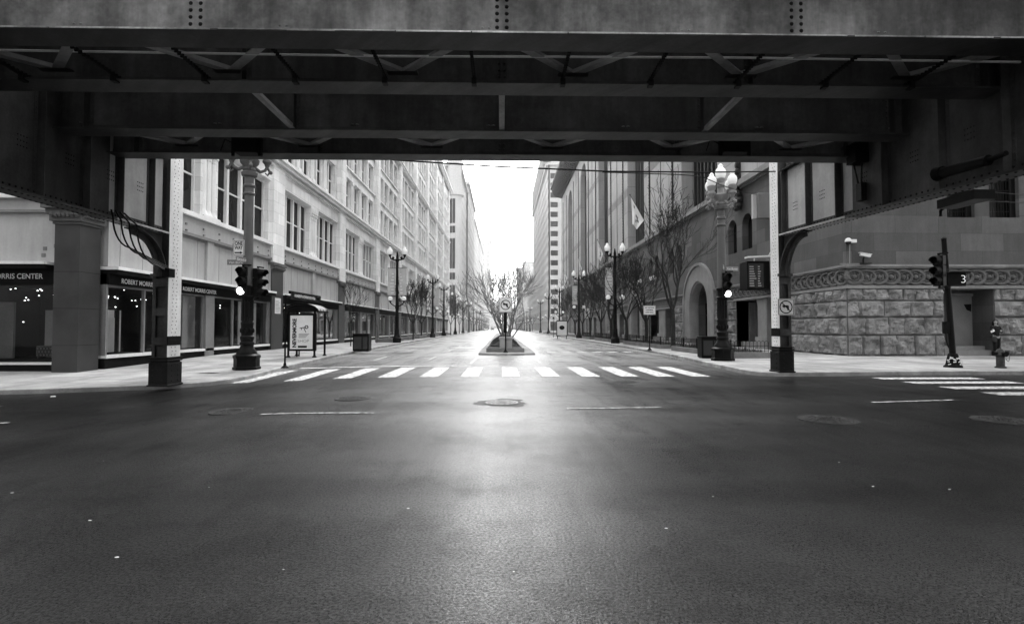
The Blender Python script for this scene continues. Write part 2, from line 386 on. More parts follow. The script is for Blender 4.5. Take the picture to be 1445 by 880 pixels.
# ------------------------------------------------------------------ ground, road, pavements
struct(MB().box(-2500, 2500, -300, 4500, -.6, -.45).build('ground', 'walk'))
def grid(xs, ys, zf, name, m):
    b = MB(); idx = [[b.P((x, y, zf(x, y))) for x in xs] for y in ys]
    for j in range(len(ys)-1):
        for i in range(len(xs)-1): b.face([idx[j][i], idx[j][i+1], idx[j+1][i+1], idx[j+1][i]])
    return b.build(name, m, smooth=True)
xs = [-90, -60, -40, -25]+[-20+i for i in range(0, 21)]+[10, 20, 40, 90]
ys = [-40, -20, -8, 0]+[i*1.0+2 for i in range(0, 30)]+[40, 60, 100, 200, 400, 1200]
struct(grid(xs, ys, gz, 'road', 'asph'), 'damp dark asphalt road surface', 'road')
def pavement(kerb, inner, name):
    b = MB(); n = 10; rows = []
    for k, q in zip(kerb, inner):
        rows.append([b.P((k[0]+(q[0]-k[0])*t/n, k[1]+(q[1]-k[1])*t/n, gz(k[0]+(q[0]-k[0])*t/n, k[1]+(q[1]-k[1])*t/n)+SW)) for t in range(n+1)])
    for a, c in zip(rows, rows[1:]):
        for t in range(n): b.face([a[t], a[t+1], c[t+1], c[t]])
    struct(b.build(name, 'walk'), 'concrete pavement')
    b = MB(); rr = []
    for i, k in enumerate(kerb):
        p = Vector(k); d = (Vector(kerb[min(i+1, len(kerb)-1)])-Vector(kerb[max(i-1, 0)])).normalized(); nn = Vector((d.y, -d.x))
        q = Vector(inner[i])-p
        if nn.dot(q) > 0: nn = -nn           # nn points to the road
        z = gz(*k)
        o1 = p+nn*.02; o2 = p-nn*.16
        rr.append([b.P((o1.x, o1.y, z-.25)), b.P((o1.x, o1.y, z+SW-.01)), b.P((p.x, p.y, z+SW+.004)), b.P((o2.x, o2.y, z+SW+.004)), b.P((o2.x, o2.y, z+SW-.05))])
    for a, c in zip(rr, rr[1:]):
        for t in range(4): b.face([a[t], a[t+1], c[t+1], c[t]])
    struct(b.build('kerb', 'kerb'), 'granite kerb')
def xy(p): return (p.x, p.y)
def smooth(pts, it=2):
    for _ in range(it):
        q = [pts[0]]
        for a, b in zip(pts, pts[1:]): q += [(a[0]*.75+b[0]*.25, a[1]*.75+b[1]*.25), (a[0]*.25+b[0]*.75, a[1]*.25+b[1]*.75)]
        q.append(pts[-1]); pts = q
    return pts
LK = [(-90, 12.8), (-30, 13.0)]+[xy(onroad(*p)) for p in ((0, 557), (120, 553), (245, 548), (310, 543), (355, 534.5), (398, 522), (450, 509.5), (511, 496))]+[(-9.6, 45), (-9.6, 60), (-9.6, 158)]
LK = smooth(LK)
LI = [(min(-19, x-6), 26) if y < 15 else (-19, max(26, y)) for x, y in LK]
pavement(LK, LI, 'pavement')
RK = [(90, 17.6), (30, 17.6)]+[xy(onroad(*p)) for p in ((1445, 528.5), (1280, 529), (1130, 531), (1072, 531), (1037, 524), (989, 513), (950, 503))]+[(9.7, 38), (9.9, 60), (9.9, 158)]
RK = smooth(RK)
RI = [(max(21, x+6), 28) if y < 17.9 else (21, max(28, y)) for x, y in RK]
pavement(RK, RI, 'pavement')
for s in (-1, 1):
    k = [(s*34, 176), (s*12.5, 176), (s*10, 178.5), (s*10, 260), (s*10, 1200)]
    pavement(k, [(s*34, 190), (s*20, 190), (s*20, 192), (s*20, 260), (s*20, 1200)], 'pavement')

def sheet(b, pts, h=.006):
    b.quad(*[(x, y, gz(x, y)+h) for x, y in pts])
def strip(b, x0, x1, y0, y1, h=.006, nx=4):
    for i in range(nx):
        a = x0+(x1-x0)*i/nx; c = x0+(x1-x0)*(i+1)/nx; sheet(b, ((a, y0), (c, y0), (c, y1), (a, y1)), h)
cwbars = [402, 458, 511, 563, 615, 667, 720, 771, 822, 872, 918, 963]
for px in cwbars:
    c = onroad(px, 524.5); b = MB(); strip(b, c.x-.30, c.x+.30, 17.1+random.uniform(-.05, .05), 21.2, nx=1)
    struct(b.build('crosswalk_bar', 'paint'), 'white crosswalk bar', 'crosswalk bar')
b = MB(); strip(b, -8.4, -1.3, 21.9, 22.25); struct(b.build('stop_line', 'paint'), 'white stop line')
for i, y in enumerate((16.3, 15.05, 13.75, 12.5, 11.2)):
    b = MB(); strip(b, 11.8, 15.0, y-.28, y+.28); struct(b.build('crosswalk_bar', 'paint'), 'white crosswalk bar', 'crosswalk bar')
    if i > 2:
        b = MB(); strip(b, -15.0, -11.85, y-.3, y+.28, .01); struct(b.build('crosswalk_bar', 'paint'), 'white crosswalk bar', 'crosswalk bar')
for (pa, pb) in (((367, 585), (528, 583)), ((800, 577), (933, 575)), ((1230, 568), (1345, 564.5)), ((-60, 600), (12, 597.5))):
    a = onroad(*pa); c = onroad(*pb); b = MB(); N = 6
    for i in range(N):
        q = a.lerp(c, i/N); r_ = a.lerp(c, (i+1)/N)
        sheet(b, ((q.x, q.y-.05), (r_.x, r_.y-.05), (r_.x, r_.y+.05), (q.x, q.y+.05)), .012 if a.x > -5 else .02)
    struct(b.build('lane_line', 'paint'), 'thin white lane line')
b = MB()
for y in range(26, 150, 9):
    for x in (-6.3, -3.6, 4.2, 7.0):
        if y < 36 and x > 0: continue
        strip(b, x-.06, x+.06, y, y+3, nx=1)
for (p, q) in (((676, 503), (664, 512.5)), ((664, 512.5), (763, 512)), ((763, 512), (750, 503)), ((676, 507), (754, 504))):
    a = onroad(*p); c = onroad(*q); d = (c-a).normalized(); nn = Vector((-d.y, d.x, 0))*.06
    b.quad(*[(v.x, v.y, .006) for v in (a-nn, c-nn, c+nn, a+nn)])
struct(b.build('lane_marking', 'paint'), 'white lane dashes and median nose outline')
# worn diagonal paint far right lane
b = MB()
for x in (3.2, 4.2, 5.2, 6.2, 7.2, 8.2):
    strip(b, x-.3, x+.3, 33.5, 34.6, nx=1)
struct(b.build('stop_line', 'paint'), 'worn white ladder marking')

def manhole(px, py, r, label, patch=False):
    c = onroad(px, py); h = gz(c.x, c.y)
    t = thing('manhole_cover', label, 'manhole cover', (c.x, c.y, h), 'manhole covers in the road')
    b = MB(); n = 28; 
    b.lathe((c.x, c.y, h), [(r*.86, .008), (r, .010), (r, -.02)][::-1], n); b.build('frame', 'tar' if patch else 'iron', t)
    b = MB(); b.lathe((c.x, c.y, h), [(r*.84, 0), (r*.84, .014)], n)
    for q in range(1, 5):
        rr = r*.84*q/5
        for k in range(n//2):
            a = 2*math.pi*(k+.5*(q%2))/(n//2); b.box(c.x+rr*math.cos(a)-.025, c.x+rr*math.cos(a)+.025, c.y+rr*math.sin(a)-.025, c.y+rr*math.sin(a)+.025, h+.012, h+.020)
    b.build('lid', 'asph' if patch else 'iron', t)
def blotch(px, py, rx, ry, m, name, label, h=.004):
    c = onroad(px, py); b = MB(); ids = []; ce = b.P((c.x, c.y, gz(c.x, c.y)+h)); n = 40
    for k in range(n):
        a = 2*math.pi*k/n; q = 1+.16*math.sin(3*a+px)+.10*math.sin(7*a+py)+random.uniform(-.08, .08)
        x = c.x+rx*q*math.cos(a); y = c.y+ry*q*math.sin(a); ids.append(b.P((x, y, gz(x, y)+h)))
    for k in range(n): b.face([ce, ids[k], ids[(k+1)%n]])
    struct(b.build(name, m), label, 'road patch')
manhole(498, 562, .40, 'round iron manhole cover between left lane line and crosswalk')
manhole(331, 580, .46, 'worn round manhole cover left of the left lane line')
manhole(883, 538, .40, 'small iron manhole cover just before the crosswalk right of centre')
manhole(1168, 592, .47, 'large iron manhole cover right of the right lane lines')
manhole(1418, 593, .47, 'dark manhole cover at the right edge of the road')
manhole(708, 568, .42, 'pale round utility cover set in a cracked tar patch at road centre', True)
blotch(708, 568, .54, .56, 'tar', 'tar_patch', 'dark cracked tar ring around the centre cover')
blotch(962, 568, .30, .25, 'tar', 'tar_patch', 'small dark patch in the asphalt')
blotch(300, 531, .4, .2, 'tar', 'tar_patch', 'small dark patch in the asphalt')
blotch(293, 531.5, .4, .16, 'tar', 'damp_patch', 'damp patch on the left pavement', SW+.005)
# litter: small pale stones lying about the crossing
litter = [(165, 786), (127, 734), (295, 687), (400, 803), (725, 806), (1006, 700), (576, 717), (17, 695), (1184, 652), (75, 560), (146, 650), (1340, 690), (1232, 686), (940, 745)]
for i, (px, py) in enumerate(litter):
    c = onroad(px, py); r = .0045+.004*random.random()
    if py < 600: r = .05
    b = MB(); b.sphere((c.x, c.y, gz(c.x, c.y)+r*.3), r, 7, 5, (1.3+random.random(), .9, .5))
    where = 'left' if px < 500 else ('right' if px > 900 else 'middle'); far = 'near the camera' if py > 730 else ('in mid road' if py > 600 else 'by the kerb')
    tag(b.build('pebble', 'white', smooth=True), 'tiny pale stone chip lying on the %s of the asphalt %s' % (where, far), 'pebble', 'stone chips on the road')
# tar-sealed crack along the crown of the road and a few cross seams
def seam(pts, w_, seed):
    b = MB(); rng = random.Random(seed); P_ = [onroad(*p) for p in pts]; L = []
    for a, c in zip(P_, P_[1:]):
        for k in range(14): q = a.lerp(c, k/14); L.append((q.x+rng.uniform(-.05, .05), q.y+rng.uniform(-.04, .04), w_*rng.uniform(.3, 1.3)))
    for a, c in zip(L, L[1:]):
        d = Vector((c[0]-a[0], c[1]-a[1])).normalized(); n_ = Vector((-d.y, d.x))
        b.quad(*[(x, y, gz(x, y)+.004) for x, y in ((a[0]-n_.x*a[2], a[1]-n_.y*a[2]), (c[0]-n_.x*c[2], c[1]-n_.y*c[2]), (c[0]+n_.x*c[2], c[1]+n_.y*c[2]), (a[0]+n_.x*a[2], a[1]+n_.y*a[2]))])
    struct(b.build('tar_seam', 'tar'), 'thin tar sealed crack in the asphalt', 'tar seam')
# median island
struct(MB().prism([(-1.35, 30.6), (.3, 29.9), (1.95, 30.6), (2.0, 36), (2.0, 150), (-1.4, 150), (-1.4, 36)], lambda a, c, t: (a, c, t), -.1, .13).build('traffic_island', 'kerb', bevel=.03), 'raised median kerb')

# ------------------------------------------------------------------ elevated railway
el = thing('elevated_railway', 'riveted grey steel elevated railway bridge spanning the whole street overhead', 'railway bridge', (0, 11, 0))
LX, RX = -9.95, 9.32
def xl(y): return LX+.0
def zb(x): return 6.02 + .0*x
by = [7.98, 9.58, 11.9, 13.5]
sx = [-9.3, -4.68, 0.0, 4.6, 9.0]
for i, y in enumerate(by):
    x0, x1 = (LX-.9, RX+.9) if i == 0 else (LX, RX)
    if i == 0: x0, x1 = -12.5, 12.2
    b = MB(); z0 = 6.0; z1 = 7.35
    b.k = 1; b.box(x0, x1, y-.012, y+.012, z0+.03, z1); b.k = 0
    b.box(x0, x1, y-.25, y+.25, z0, z0+.028); b.box(x0, x1, y-.25, y+.25, z1, z1+.03)
    for s in (-1, 1): b.box(x0, x1, y+s*.013, y+s*.03, z0+.03, z0+.16)
    for x in sx:
        for s in (-1, 1):
            if i == 0 and s < 0:
                b.k = 3
                for dx in (-.075, .075):
                    q = z0+.12
                    while q < z1: b.dome((x+dx, y-.013, q), (0, -1, 0), .032, 8); q += .108
                b.k = 0
                continue
            b.box(x-.09, x+.09, y+s*.013, y+s*.028, z0+.03, z1); b.box(x-.01, x+.01, y+s*.03, y+s*.2, z0+.03, z1)
            for dx in (-.055, .055):
                q = z0+.22
                while q < z1: b.dome((x+dx, y+s*.028, q), (0, s, 0), .026); q += .125
    if i:
        for s in (-1, 1):
            x = x0+.3
            while x < x1: b.dome((x, y+s*.03, z0+.1), (0, s, 0), .015, 5); x += .3
    rng = random.Random(i)
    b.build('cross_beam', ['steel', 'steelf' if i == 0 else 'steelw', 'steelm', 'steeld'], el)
    if i == 0: MB().box(-12.4, 12.1, y-.253, y-.20, z0+.029, z0+.034).build('dust_strip', 'dust', el)
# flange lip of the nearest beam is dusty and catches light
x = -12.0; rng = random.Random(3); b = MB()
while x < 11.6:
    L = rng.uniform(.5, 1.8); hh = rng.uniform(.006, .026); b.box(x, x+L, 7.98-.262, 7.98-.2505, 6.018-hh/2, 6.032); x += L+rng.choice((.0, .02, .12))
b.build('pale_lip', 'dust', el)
def zig(y0, y1, zz, x0):
    k = 0; x = x0
    while x < RX+1:
        a = (x, y1, zz)
        for s in (-1, 1):
            b = MB(); e = (x+s*1.55, y0, zz)
            b.bar(a, e, .15, .015); d = (Vector(e)-Vector(a)).normalized(); b.bar(Vector(a)+Vector((0,0,.05)), Vector(e)+Vector((0,0,.05)), .015, .1)
            b.build('diagonal_brace', 'steelm', el)
        MB().box(x-.28, x+.28, y1-.1, y1+.04, zz-.012, zz+.004).build('gusset_plate', 'steel', el)
        x += 3.1
zig(8.0, 9.45, 6.22, -8.0); zig(11.9, 13.35, 6.22, -8.0)
x = -8.5
while x < 9:
    b = MB(); b.bar((x, 8.1, 6.12), (x, 9.5, 6.06), .03, .03)
    for k in range(18): b.box(x-.028, x+.028, 8.1+k*.08, 8.12+k*.08, 6.07, 6.13)
    b.box(x-.045, x+.045, 9.3, 9.42, 5.97, 6.08)
    b.build('tie_rod', 'steeld', el); x += 1.6
for x in sx[1:4]:
    MB().box(x-.06, x+.06, 9.8, 11.9, 6.035, 6.05).box(x-.007, x+.007, 9.8, 11.9, 6.05, 6.16).build('lateral_strut', 'steelm', el)
b = MB(); b.tube([(-10, 8.8, 6.24), (-2, 8.85, 6.22), (4, 8.8, 6.23), (9, 8.8, 6.2)], .018, 6); b.build('conduit', 'steelb', el)
# timber deck and rails
b = MB(); y = 0; x = -60
while x < 60:
    for (a, c) in ((7.2, 10.4), (11.1, 14.4)): b.box(x, x+.21, a, c, 7.39, 7.58)
    x += .36
b.box(-60, 60, 10.55, 10.9, 7.42, 7.47); b.build('timber_ties', 'tie', el)
b = MB(); 
for y in (8.05, 9.5, 11.97, 13.43): b.box(-60, 60, y-.035, y+.035, 7.585, 7.74)
b.build('rail', 'steeld', el)
# side girders
def girder(X, ya, yb, za, zbn, ztop, sgn, st):
    b = MB(); N = 24
    for i in range(N):
        y0 = ya+(yb-ya)*i/N; b.k = 1 if y0 > 13.3 else 0; y1 = ya+(yb-ya)*(i+1)/N; a0 = za+(zbn-za)*i/N; a1 = za+(zbn-za)*(i+1)/N  # girder coloured pale beyond the deck to carry the sky light there
        t0 = 7.36 if y1 < 14.2 else ztop; 
        for s in (-1, 1): b.quad((X+s*.011, y0, a0), (X+s*.011, y1, a1), (X+s*.011, y1, t0), (X+s*.011, y0, t0))
        b.bar((X, y0, a0), (X, y1+.01, a1), .46, .05); 
        b.k = 0
        for s in (-1, 1): b.bar((X+s*.02, y0, a0+.1), (X+s*.02, y1, a1+.1), .02, .16)
        m = 3; b.k = 2
        for k in range(m):
            yy = y0+(y1-y0)*(k+.5)/m; zz = a0+(a1-a0)*(k+.5)/m
            for s in (-1, 1):
                b.dome((X+s*.031, yy, zz+.12), (s, 0, 0), .028); b.dome((X+s*.16, yy, zz-.025), (0, 0, -1), .03); b.dome((X+s*.16, yy, zz+.025), (0, 0, 1), .022)
    b.box(X-.2, X+.2, 14.2, yb, ztop, ztop+.03)
    b.k = 2
    for y in st[:-1]:
        for r_ in range(3):
            for c_ in range(4):
                for s in (-1, 1): b.dome((X+s*.012, y+.75+c_*.07, 5.35+r_*.11), (s, 0, 0), .018)
    b.k = 0
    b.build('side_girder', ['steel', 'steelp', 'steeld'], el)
    for y in st:
        b = MB(); a0 = za+(zbn-za)*(y-ya)/(yb-ya)+.03; tp = 7.3 if y < 14.2 else ztop-.01
        for s in (-1, 1):
            b.box(X+s*.012, X+s*.026, y-.09, y+.09, a0, tp); b.box(X+s*.026, X+s*.19, y-.012, y+.012, a0, tp)
            q = a0+.1
            while q < tp:
                b.dome((X+s*.027, y-.055, q), (s, 0, 0), .02); b.dome((X+s*.027, y+.055, q), (s, 0, 0), .02); q += .12
        b.build('stiffener', 'steel', el)
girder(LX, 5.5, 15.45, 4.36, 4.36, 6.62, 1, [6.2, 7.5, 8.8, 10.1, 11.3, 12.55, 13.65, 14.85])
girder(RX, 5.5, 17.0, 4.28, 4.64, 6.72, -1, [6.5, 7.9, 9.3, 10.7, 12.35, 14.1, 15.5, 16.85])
def column(x0, x1, y0, y1, zg, base, face, X, zgird, ztop=7.36):
    t = MB(); w = .02
    # two channels (sides) and a recessed camera-facing web
    t.box(x0, x0+w, y0, y1, base+.8, ztop); t.box(x1-w, x1, y0, y1, base+.8, ztop)
    t.box(x0+w, x1-w, y0+.12, y0+.14, base+.8, ztop); t.box(x0+w, x1-w, y1-.14, y1-.12, base+.8, ztop)
    for xx in (x0+w, x1-w-.07): t.box(xx, xx+.07, y0, y0+.02, base+.8, ztop); t.box(xx, xx+.07, y1-.02, y1, base+.8, ztop)
    z = base+1.2
    while z < zgird-1.0:
        t.box(x0+w, x1-w, y0-.012, y0, z, z+.22); z += .85
    o = t.build('column', 'steel', el)
    # rivetted outer face, made pale to carry the open street's light
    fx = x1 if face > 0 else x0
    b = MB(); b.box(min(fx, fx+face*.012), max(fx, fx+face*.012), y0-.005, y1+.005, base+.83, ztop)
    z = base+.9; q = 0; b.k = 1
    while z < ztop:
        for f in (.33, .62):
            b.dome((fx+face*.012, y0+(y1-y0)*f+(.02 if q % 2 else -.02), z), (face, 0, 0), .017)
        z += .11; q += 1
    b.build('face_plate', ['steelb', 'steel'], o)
    b = MB(); b.box(min(fx, fx+face*.02), max(fx, fx+face*.02), y0-.01, y1+.01, base+1.18, base+1.45); b.build('paint_band', 'black2', o)
    b = MB(); b.box(x0-.05, x1+.05, y0-.05, y1+.05, base, base+.68); b.box(x0-.08, x1+.08, y0-.08, y1+.08, base, base+.05)
    for zz in (.72, .80): b.box(x0-.06, x1+.06, y0-.06, y1+.06, base+zz, base+zz+.045)
    b.box(x0-.02, x1+.02, y0-.02, y1+.02, base+.68, base+.84)
    for zz in (.15, .3, .45, .6):
        for yy in (.15, .45): b.dome((fx+face*.05, y0+yy, base+zz), (face, 0, 0), .03)
        for xx in (.08, .36): b.dome((x0+xx, y0-.05, base+zz), (0, -1, 0), .03)
    b.build('base_shoe', 'steeld', o, bevel=.01)
    b = MB(); b.box(x0-.04, x1+.04, y0-.06, y0+.02, zg-.02, zg+.07)
    # knee bracket: quarter arc toward the camera under the girder
    rr = 1.3; N = 12; yc = y0-rr; pts = []
    for i in range(N+1):
        a = math.pi/2*i/N; pts.append((yc+rr*math.cos(a), zg+(zgird-zg-.05)*math.sin(a)))
    for (p, q_) in zip(pts, pts[1:]):
        b.bar((X, p[0], p[1]), (X, q_[0], q_[1]), .34, .03, (1, 0, 0))
        b.quad((X, p[0], p[1]), (X, q_[0], q_[1]), (X, q_[0], zgird), (X, p[0], zgird)); b.quad((X+.02, p[0], p[1]), (X+.02, q_[0], q_[1]), (X+.02, q_[0], zgird), (X+.02, p[0], zgird))
        b.bar((X, p[0], p[1]), (X, q_[0], q_[1]), .03, .34, (1, 0, 0))
    b.build('knee_bracket', 'steel', o)
column(-10.2, -9.75, 15.5, 16.1, 3.1, gz(-10, 15.8)+SW, 1, -9.97, 4.33)
column(9.13, 9.52, 17.06, 17.56, 3.3, SW, -1, 9.32, 4.6)
b = MB()
for k in range(4):
    r_ = .55+.1*k; b.tube([(-9.6, 13.0+.15*k-r_*.0, 4.5)]+[(-9.62, 13.1+.28*k+r_*(1-math.cos(a)), 4.3-r_*1.15*math.sin(a)) for a in [i*math.pi/14 for i in range(8)]]+[(-9.7, 15.4, 3.35-.05*k)], .022, 6)
b.build('cable', 'black', el, smooth=True)
b = MB(); b.box(-9.75, -9.55, 15.2, 15.48, 3.05, 3.3); b.build('junction_box', 'black', el)
# floodlights and boxes hung on the right girder
b = MB(); b.tube([atX(1330, 244, 9.0), atX(1395, 226, 9.0)], [.11, .10], 12); b.tube([atX(1322, 246, 9.0), atX(1331, 243, 9.0)], [.15, .13], 12)
b.tube([atX(1395, 226, 9.0), atX(1420, 216, 9.0)], .05, 8); b.build('floodlight', 'black', el, smooth=True)
b = MB(); p = atX(1350, 292, 9.0); b.box(8.9, 9.3, p.y-.5, p.y+.35, 4.02, 4.2); b.tube([(9.1, p.y+.35, 4.1), (9.1, p.y+.5, 4.02), (9.1, p.y+.5, 3.9)], .03, 6); b.build('cable_box', 'black', el)
b = MB(); p = atX(1219, 270, 9.3); b.box(9.16, 9.3, p.y-.1, p.y+.1, 4.85, 5.3)
for k in (-1, 1): b.tube([(9.2, p.y+k*.06, 5.3), (9.15, p.y+k*.16, 5.9), (9.2, p.y+k*.02, 6.3), (9.2, p.y, 6.6)], .02, 6)
b.build('conduit_box', 'steeld', el)
b = MB(); p = atX(1215, 225, 9.2); b.box(8.95, 9.3, p.y-.15, p.y+.2, p.z-.1, p.z+.4); b.build('junction_box', 'black', el)
# equipment boxes tucked under the far beam
for (px, w_) in ((350, .55), (1035, .6)):
    p = atY(px, 205, 13.1); b = MB(); b.box(p.x-w_/2, p.x+w_/2, 12.95, 13.3, p.z-.22, p.z+.25); b.tube([(p.x-w_/2, 13.1, p.z), (p.x-w_/2-.3, 13.1, p.z+.15), (p.x-w_/2-.4, 13.1, p.z-.15)], .015, 6)
    for k in (-1, 1): b.box(p.x+k*w_*.6-.03, p.x+k*w_*.6+.03, 13.0, 13.05, p.z-.3, p.z+.4)
    b.build('equipment_box', 'black2', el)
# cables slung across the street just beyond the bridge
def cable(pts, r, label):
    b = MB(); b.tube(pts, r, 6); tag(b.build('overhead_cable', 'black', smooth=True), label, 'cable', 'cables slung across the street')
cable([atY(470, 217, 14.3), atY(560, 226, 14.4), atY(700, 235, 14.6), atY(860, 242, 15), atY(1000, 243, 15.5), atY(1094, 242, 16.9)], .022, 'long black cable crossing the sky just below the bridge')
cable([atY(850, 243, 14.9), atY(960, 246.5, 15), atY(990, 249, 15.2), atY(1020, 262, 17), atY(1045, 270, 22), atX(1074, 276, 17.3)], .014, 'thin black cable sagging down to the box on the library wall')
cable([atX(1345, 266, 9.6), atX(1445, 275, 14)], .01, 'upper thin wire running right from under the right girder')
cable([atX(1345, 282, 9.6), atX(1445, 286, 14)], .01, 'lower thin wire running right from under the right girder')
HAZE = .0009
# ------------------------------------------------------------------ facades
def TL(X): return lambda u, v, w: (X+w, u, v)       # left side, faces +x
def TR(X): return lambda u, v, w: (X-w, u, v)       # right side, faces -x
def TF(Y): return lambda u, v, w: (u, Y-w, v)       # faces the camera
class FB(MB):
    def B(s, u0, u1, v0, v1, w0, w1): return s.box2(u0, u1, v0, v1, w0, w1)
    def box2(s, u0, u1, v0, v1, w0, w1): return MB.box(s, u0, u1, v0, v1, w0, w1)
def windows(bld, specs, T, mats, dist=lambda u: u, name='window', nmax=98, simple=False, used=[0]):
    """specs: (u0,u1,v0,v1,wglass,nsash,rail). nearest ones are individual parts"""
    specs = sorted(specs, key=lambda s: dist(s[0])); rest = FB(T)
    for i, (u0, u1, v0, v1, w, ns, rail) in enumerate(specs):
        b = FB(T) if i < nmax else rest
        b.k = 1; b.quad((u0, v0, w), (u1, v0, w), (u1, v1, w), (u0, v1, w)); b.k = 0
        f = .09 if not simple else .05
        b.B(u0, u0+f, v0, v1, w+.01, w+.14); b.B(u1-f, u1, v0, v1, w+.01, w+.14); b.B(u0+f, u1-f, v1-f, v1, w+.01, w+.12); b.B(u0+f, u1-f, v0, v0+f, w+.01, w+.12)
        for k in range(1, ns):
            c = u0+(u1-u0)*k/ns; b.B(c-.11, c+.11, v0+f, v1-f, w+.01, w+.2)
        if rail:
            for k in range(ns):
                a = u0+(u1-u0)*k/ns+.1; c = u0+(u1-u0)*(k+1)/ns-.1; m = v0+(v1-v0)*rail; b.B(a, c, m-.04, m+.04, w+.01, w+.1)
        if i < nmax: b.build(name, mats, bld, recalc=False)
    if rest.v: tag(rest.build(name, mats, bld, recalc=False), None, None, kind='stuff')

# ---- pale granite department store on the left
XL = -15.5
ld = thing('corner_department_store', 'long pale granite department store with shop windows and dark corner pier on the left', 'building', (-20, 90, 0))
T = TL(XL); Wl = FB(T); Tr = FB(T); Pn = FB(T); Pt = FB(T); Dk = FB(T)
YE = 152.4; piers = [35.1+14.4*k for k in range(9)]; PW = 1.8
Wl.B(20.6, YE+1.8, 41, 43, -12, .2)                          # roof mass
spec = []; near2 = []
rowsA = [(13.5, 16.7), (17.7, 20.95), (21.9, 25.2)]; rowsB = [(27.0, 30.3), (31.3, 34.6), (35.6, 38.6)]
starts = [20.7]+[p+PW for p in piers]; ends = piers+[None]
for p in piers:
    Wl.B(p, p+PW, 5.95, 41, -.9, .28); Tr.B(p-.1, p+PW+.1, 38.7, 39.6, .0, .45)
    Wl.B(p+.3, p+PW-.3, 13.2, 38.6, .281, .36)
for u0, u1 in zip(starts[:-1], ends[:-1]):
    L = u1-u0; near = u0 < 60
    # spandrels and belts
    Wl.B(u0, u1, 11.4, 12.7, -.9, .1)
    for a, c in ((16.7, 17.7), (20.95, 21.9), (25.2, 26.0), (30.3, 31.3), (34.6, 35.6), (38.6, 41)): Wl.B(u0, u1, a, c, -.9, -.05)
    for a in (17.62, 21.85, 31.22, 35.52): Tr.B(u0, u1, a-.05, a+.08, -.04, .12)
    # upper floors: four window pairs with colonnettes between
    for (a, c) in rowsA+rowsB:
        for k in range(4):
            q0 = u0+.25+(L-.5)*k/4; q1 = u0+.25+(L-.5)*(k+1)/4
            spec.append((q0+.28, q1-.28, a+.12, c, -.5, 2, .5))
        for k in range(5):
            q = u0+.25+(L-.5)*k/4
            if 0 < k < 4:
                Tr.tube([(q, a+.1, -.15), (q, c, -.15)], .2 if near else .19, 8 if near else 5, False); Wl.B(q-.28, q+.28, a, c, -.9, -.3)
                if near: Tr.B(q-.27, q+.27, c-.35, c-.02, -.3, .06); Tr.B(q-.27, q+.27, a+.02, a+.3, -.3, .06)
            else: Wl.B(q-.28, q+.28, a, c, -.9, -.06)
    # big second-level windows: two groups of four sashes either side of clustered columns
    m = (u0+u1)/2
    for (g0, g1) in ((u0+.15, m-.8), (m+.8, u1-.15)):
        near2.append((g0, g1, 7.35, 11.3, -.45, 4, .52))
        for s_ in (g0-.1, g1+.1): Wl.B(s_-.12, s_+.12, 7.3, 11.4, -.9, .0)
    Wl.B(m-.8, m+.8, 7.3, 11.4, -.9, -.35)
    for dq in (-.45, 0, .45):
        prof = [(.30, 7.3), (.30, 7.45), (.24, 7.6), (.20, 7.75), (.19, 10.35), (.23, 10.4), (.21, 10.5), (.33, 10.95), (.36, 11.05), (.36, 11.2)]
        N_ = 10 if near else 6
        rings = [[Tr.P((m+dq+r_*math.cos(2*math.pi*k/N_), z_, -.12+r_*math.sin(2*math.pi*k/N_))) for k in range(N_)] for r_, z_ in prof]
        for A, C in zip(rings, rings[1:]):
            for k in range(N_): Tr.face([A[k], A[(k+1)%N_], C[(k+1)%N_], C[k]])
        if near:
            for k in range(10):
                an = 2*math.pi*k/10
                for zz, rr_ in ((10.65, .27), (10.85, .31)): Tr.sphere((m+dq+rr_*math.cos(an+zz), zz, -.12+rr_*math.sin(an+zz)), .07, 5, 4)
    Tr.B(m-.85, m+.85, 11.2, 11.4, -.5, .14)
    Tr.B(m-.8, m+.8, 7.3, 7.42, -.5, .2)
    Tr.B(u0, u1, 7.08, 7.3, -.9, .3)                                # sill
    Pn.B(u0, u1, 6.25, 7.08, -.3, .12)
    Pt.B(u0, u1, 6.1, 6.25, -.3, .22)
    Pn.B(u0+.12, m-.35, 4.0, 6.0, -.3, .02); Pn.B(m+.35, u1-.12, 4.0, 6.0, -.3, .02); Pn.B(m-.3, m+.3, 4.0, 6.1, -.3, .14)
    Pn.B(u0, u0+.12, 4.0, 6.1, -.3, .14); Pn.B(u1-.12, u1, 4.0, 6.1, -.3, .14)
    Pt.B(u0, u1, 6.0, 6.1, -.3, .1)
    if near:
        for q in range(5): 
            for (a, c) in ((u0+.12, m-.35), (m+.35, u1-.12)): x = a+(c-a)*(q+.5)/5; Pt.B(x-.006, x+.006, 4.0, 6.0, .02, .028)
        x = u0+.5
        while x < u1: Pt.B(x-.05, x+.05, 6.6, 6.7, .12, .17); Pt.B(x-.05, x+.05, 6.3, 6.38, .12, .2); x += 1.5
    Tr.B(u0, u1, 3.86, 3.98, -.3, .55); Dk.B(u0, u1, 3.7, 3.86, -.3, .5)      # canopy ledge
    Dk.B(u0, u1, 3.28, 3.70, -.25, .2)                                            # fascia
    Dk.B(u0, u1, -.2, .40, -.3, .1); Tr.B(u0, u1, .40, .52, -.3, .16)
    Dk.k = 0
    Pt.B(m-.4, m+.4, -.2, 3.7, -.4, .16)
    Pt.B(u0, u0+.1, .5, 3.7, -.3, .1); Pt.B(u1-.1, u1, .5, 3.7, -.3, .1)
Tr.B(20.4, YE+.2, 12.7, 13.0, -.5, .5); Tr.B(20.4, YE+.2, 12.95, 13.15, -.5, .62); Tr.B(20.4, YE+.2, 12.45, 12.6, -.5, .3)
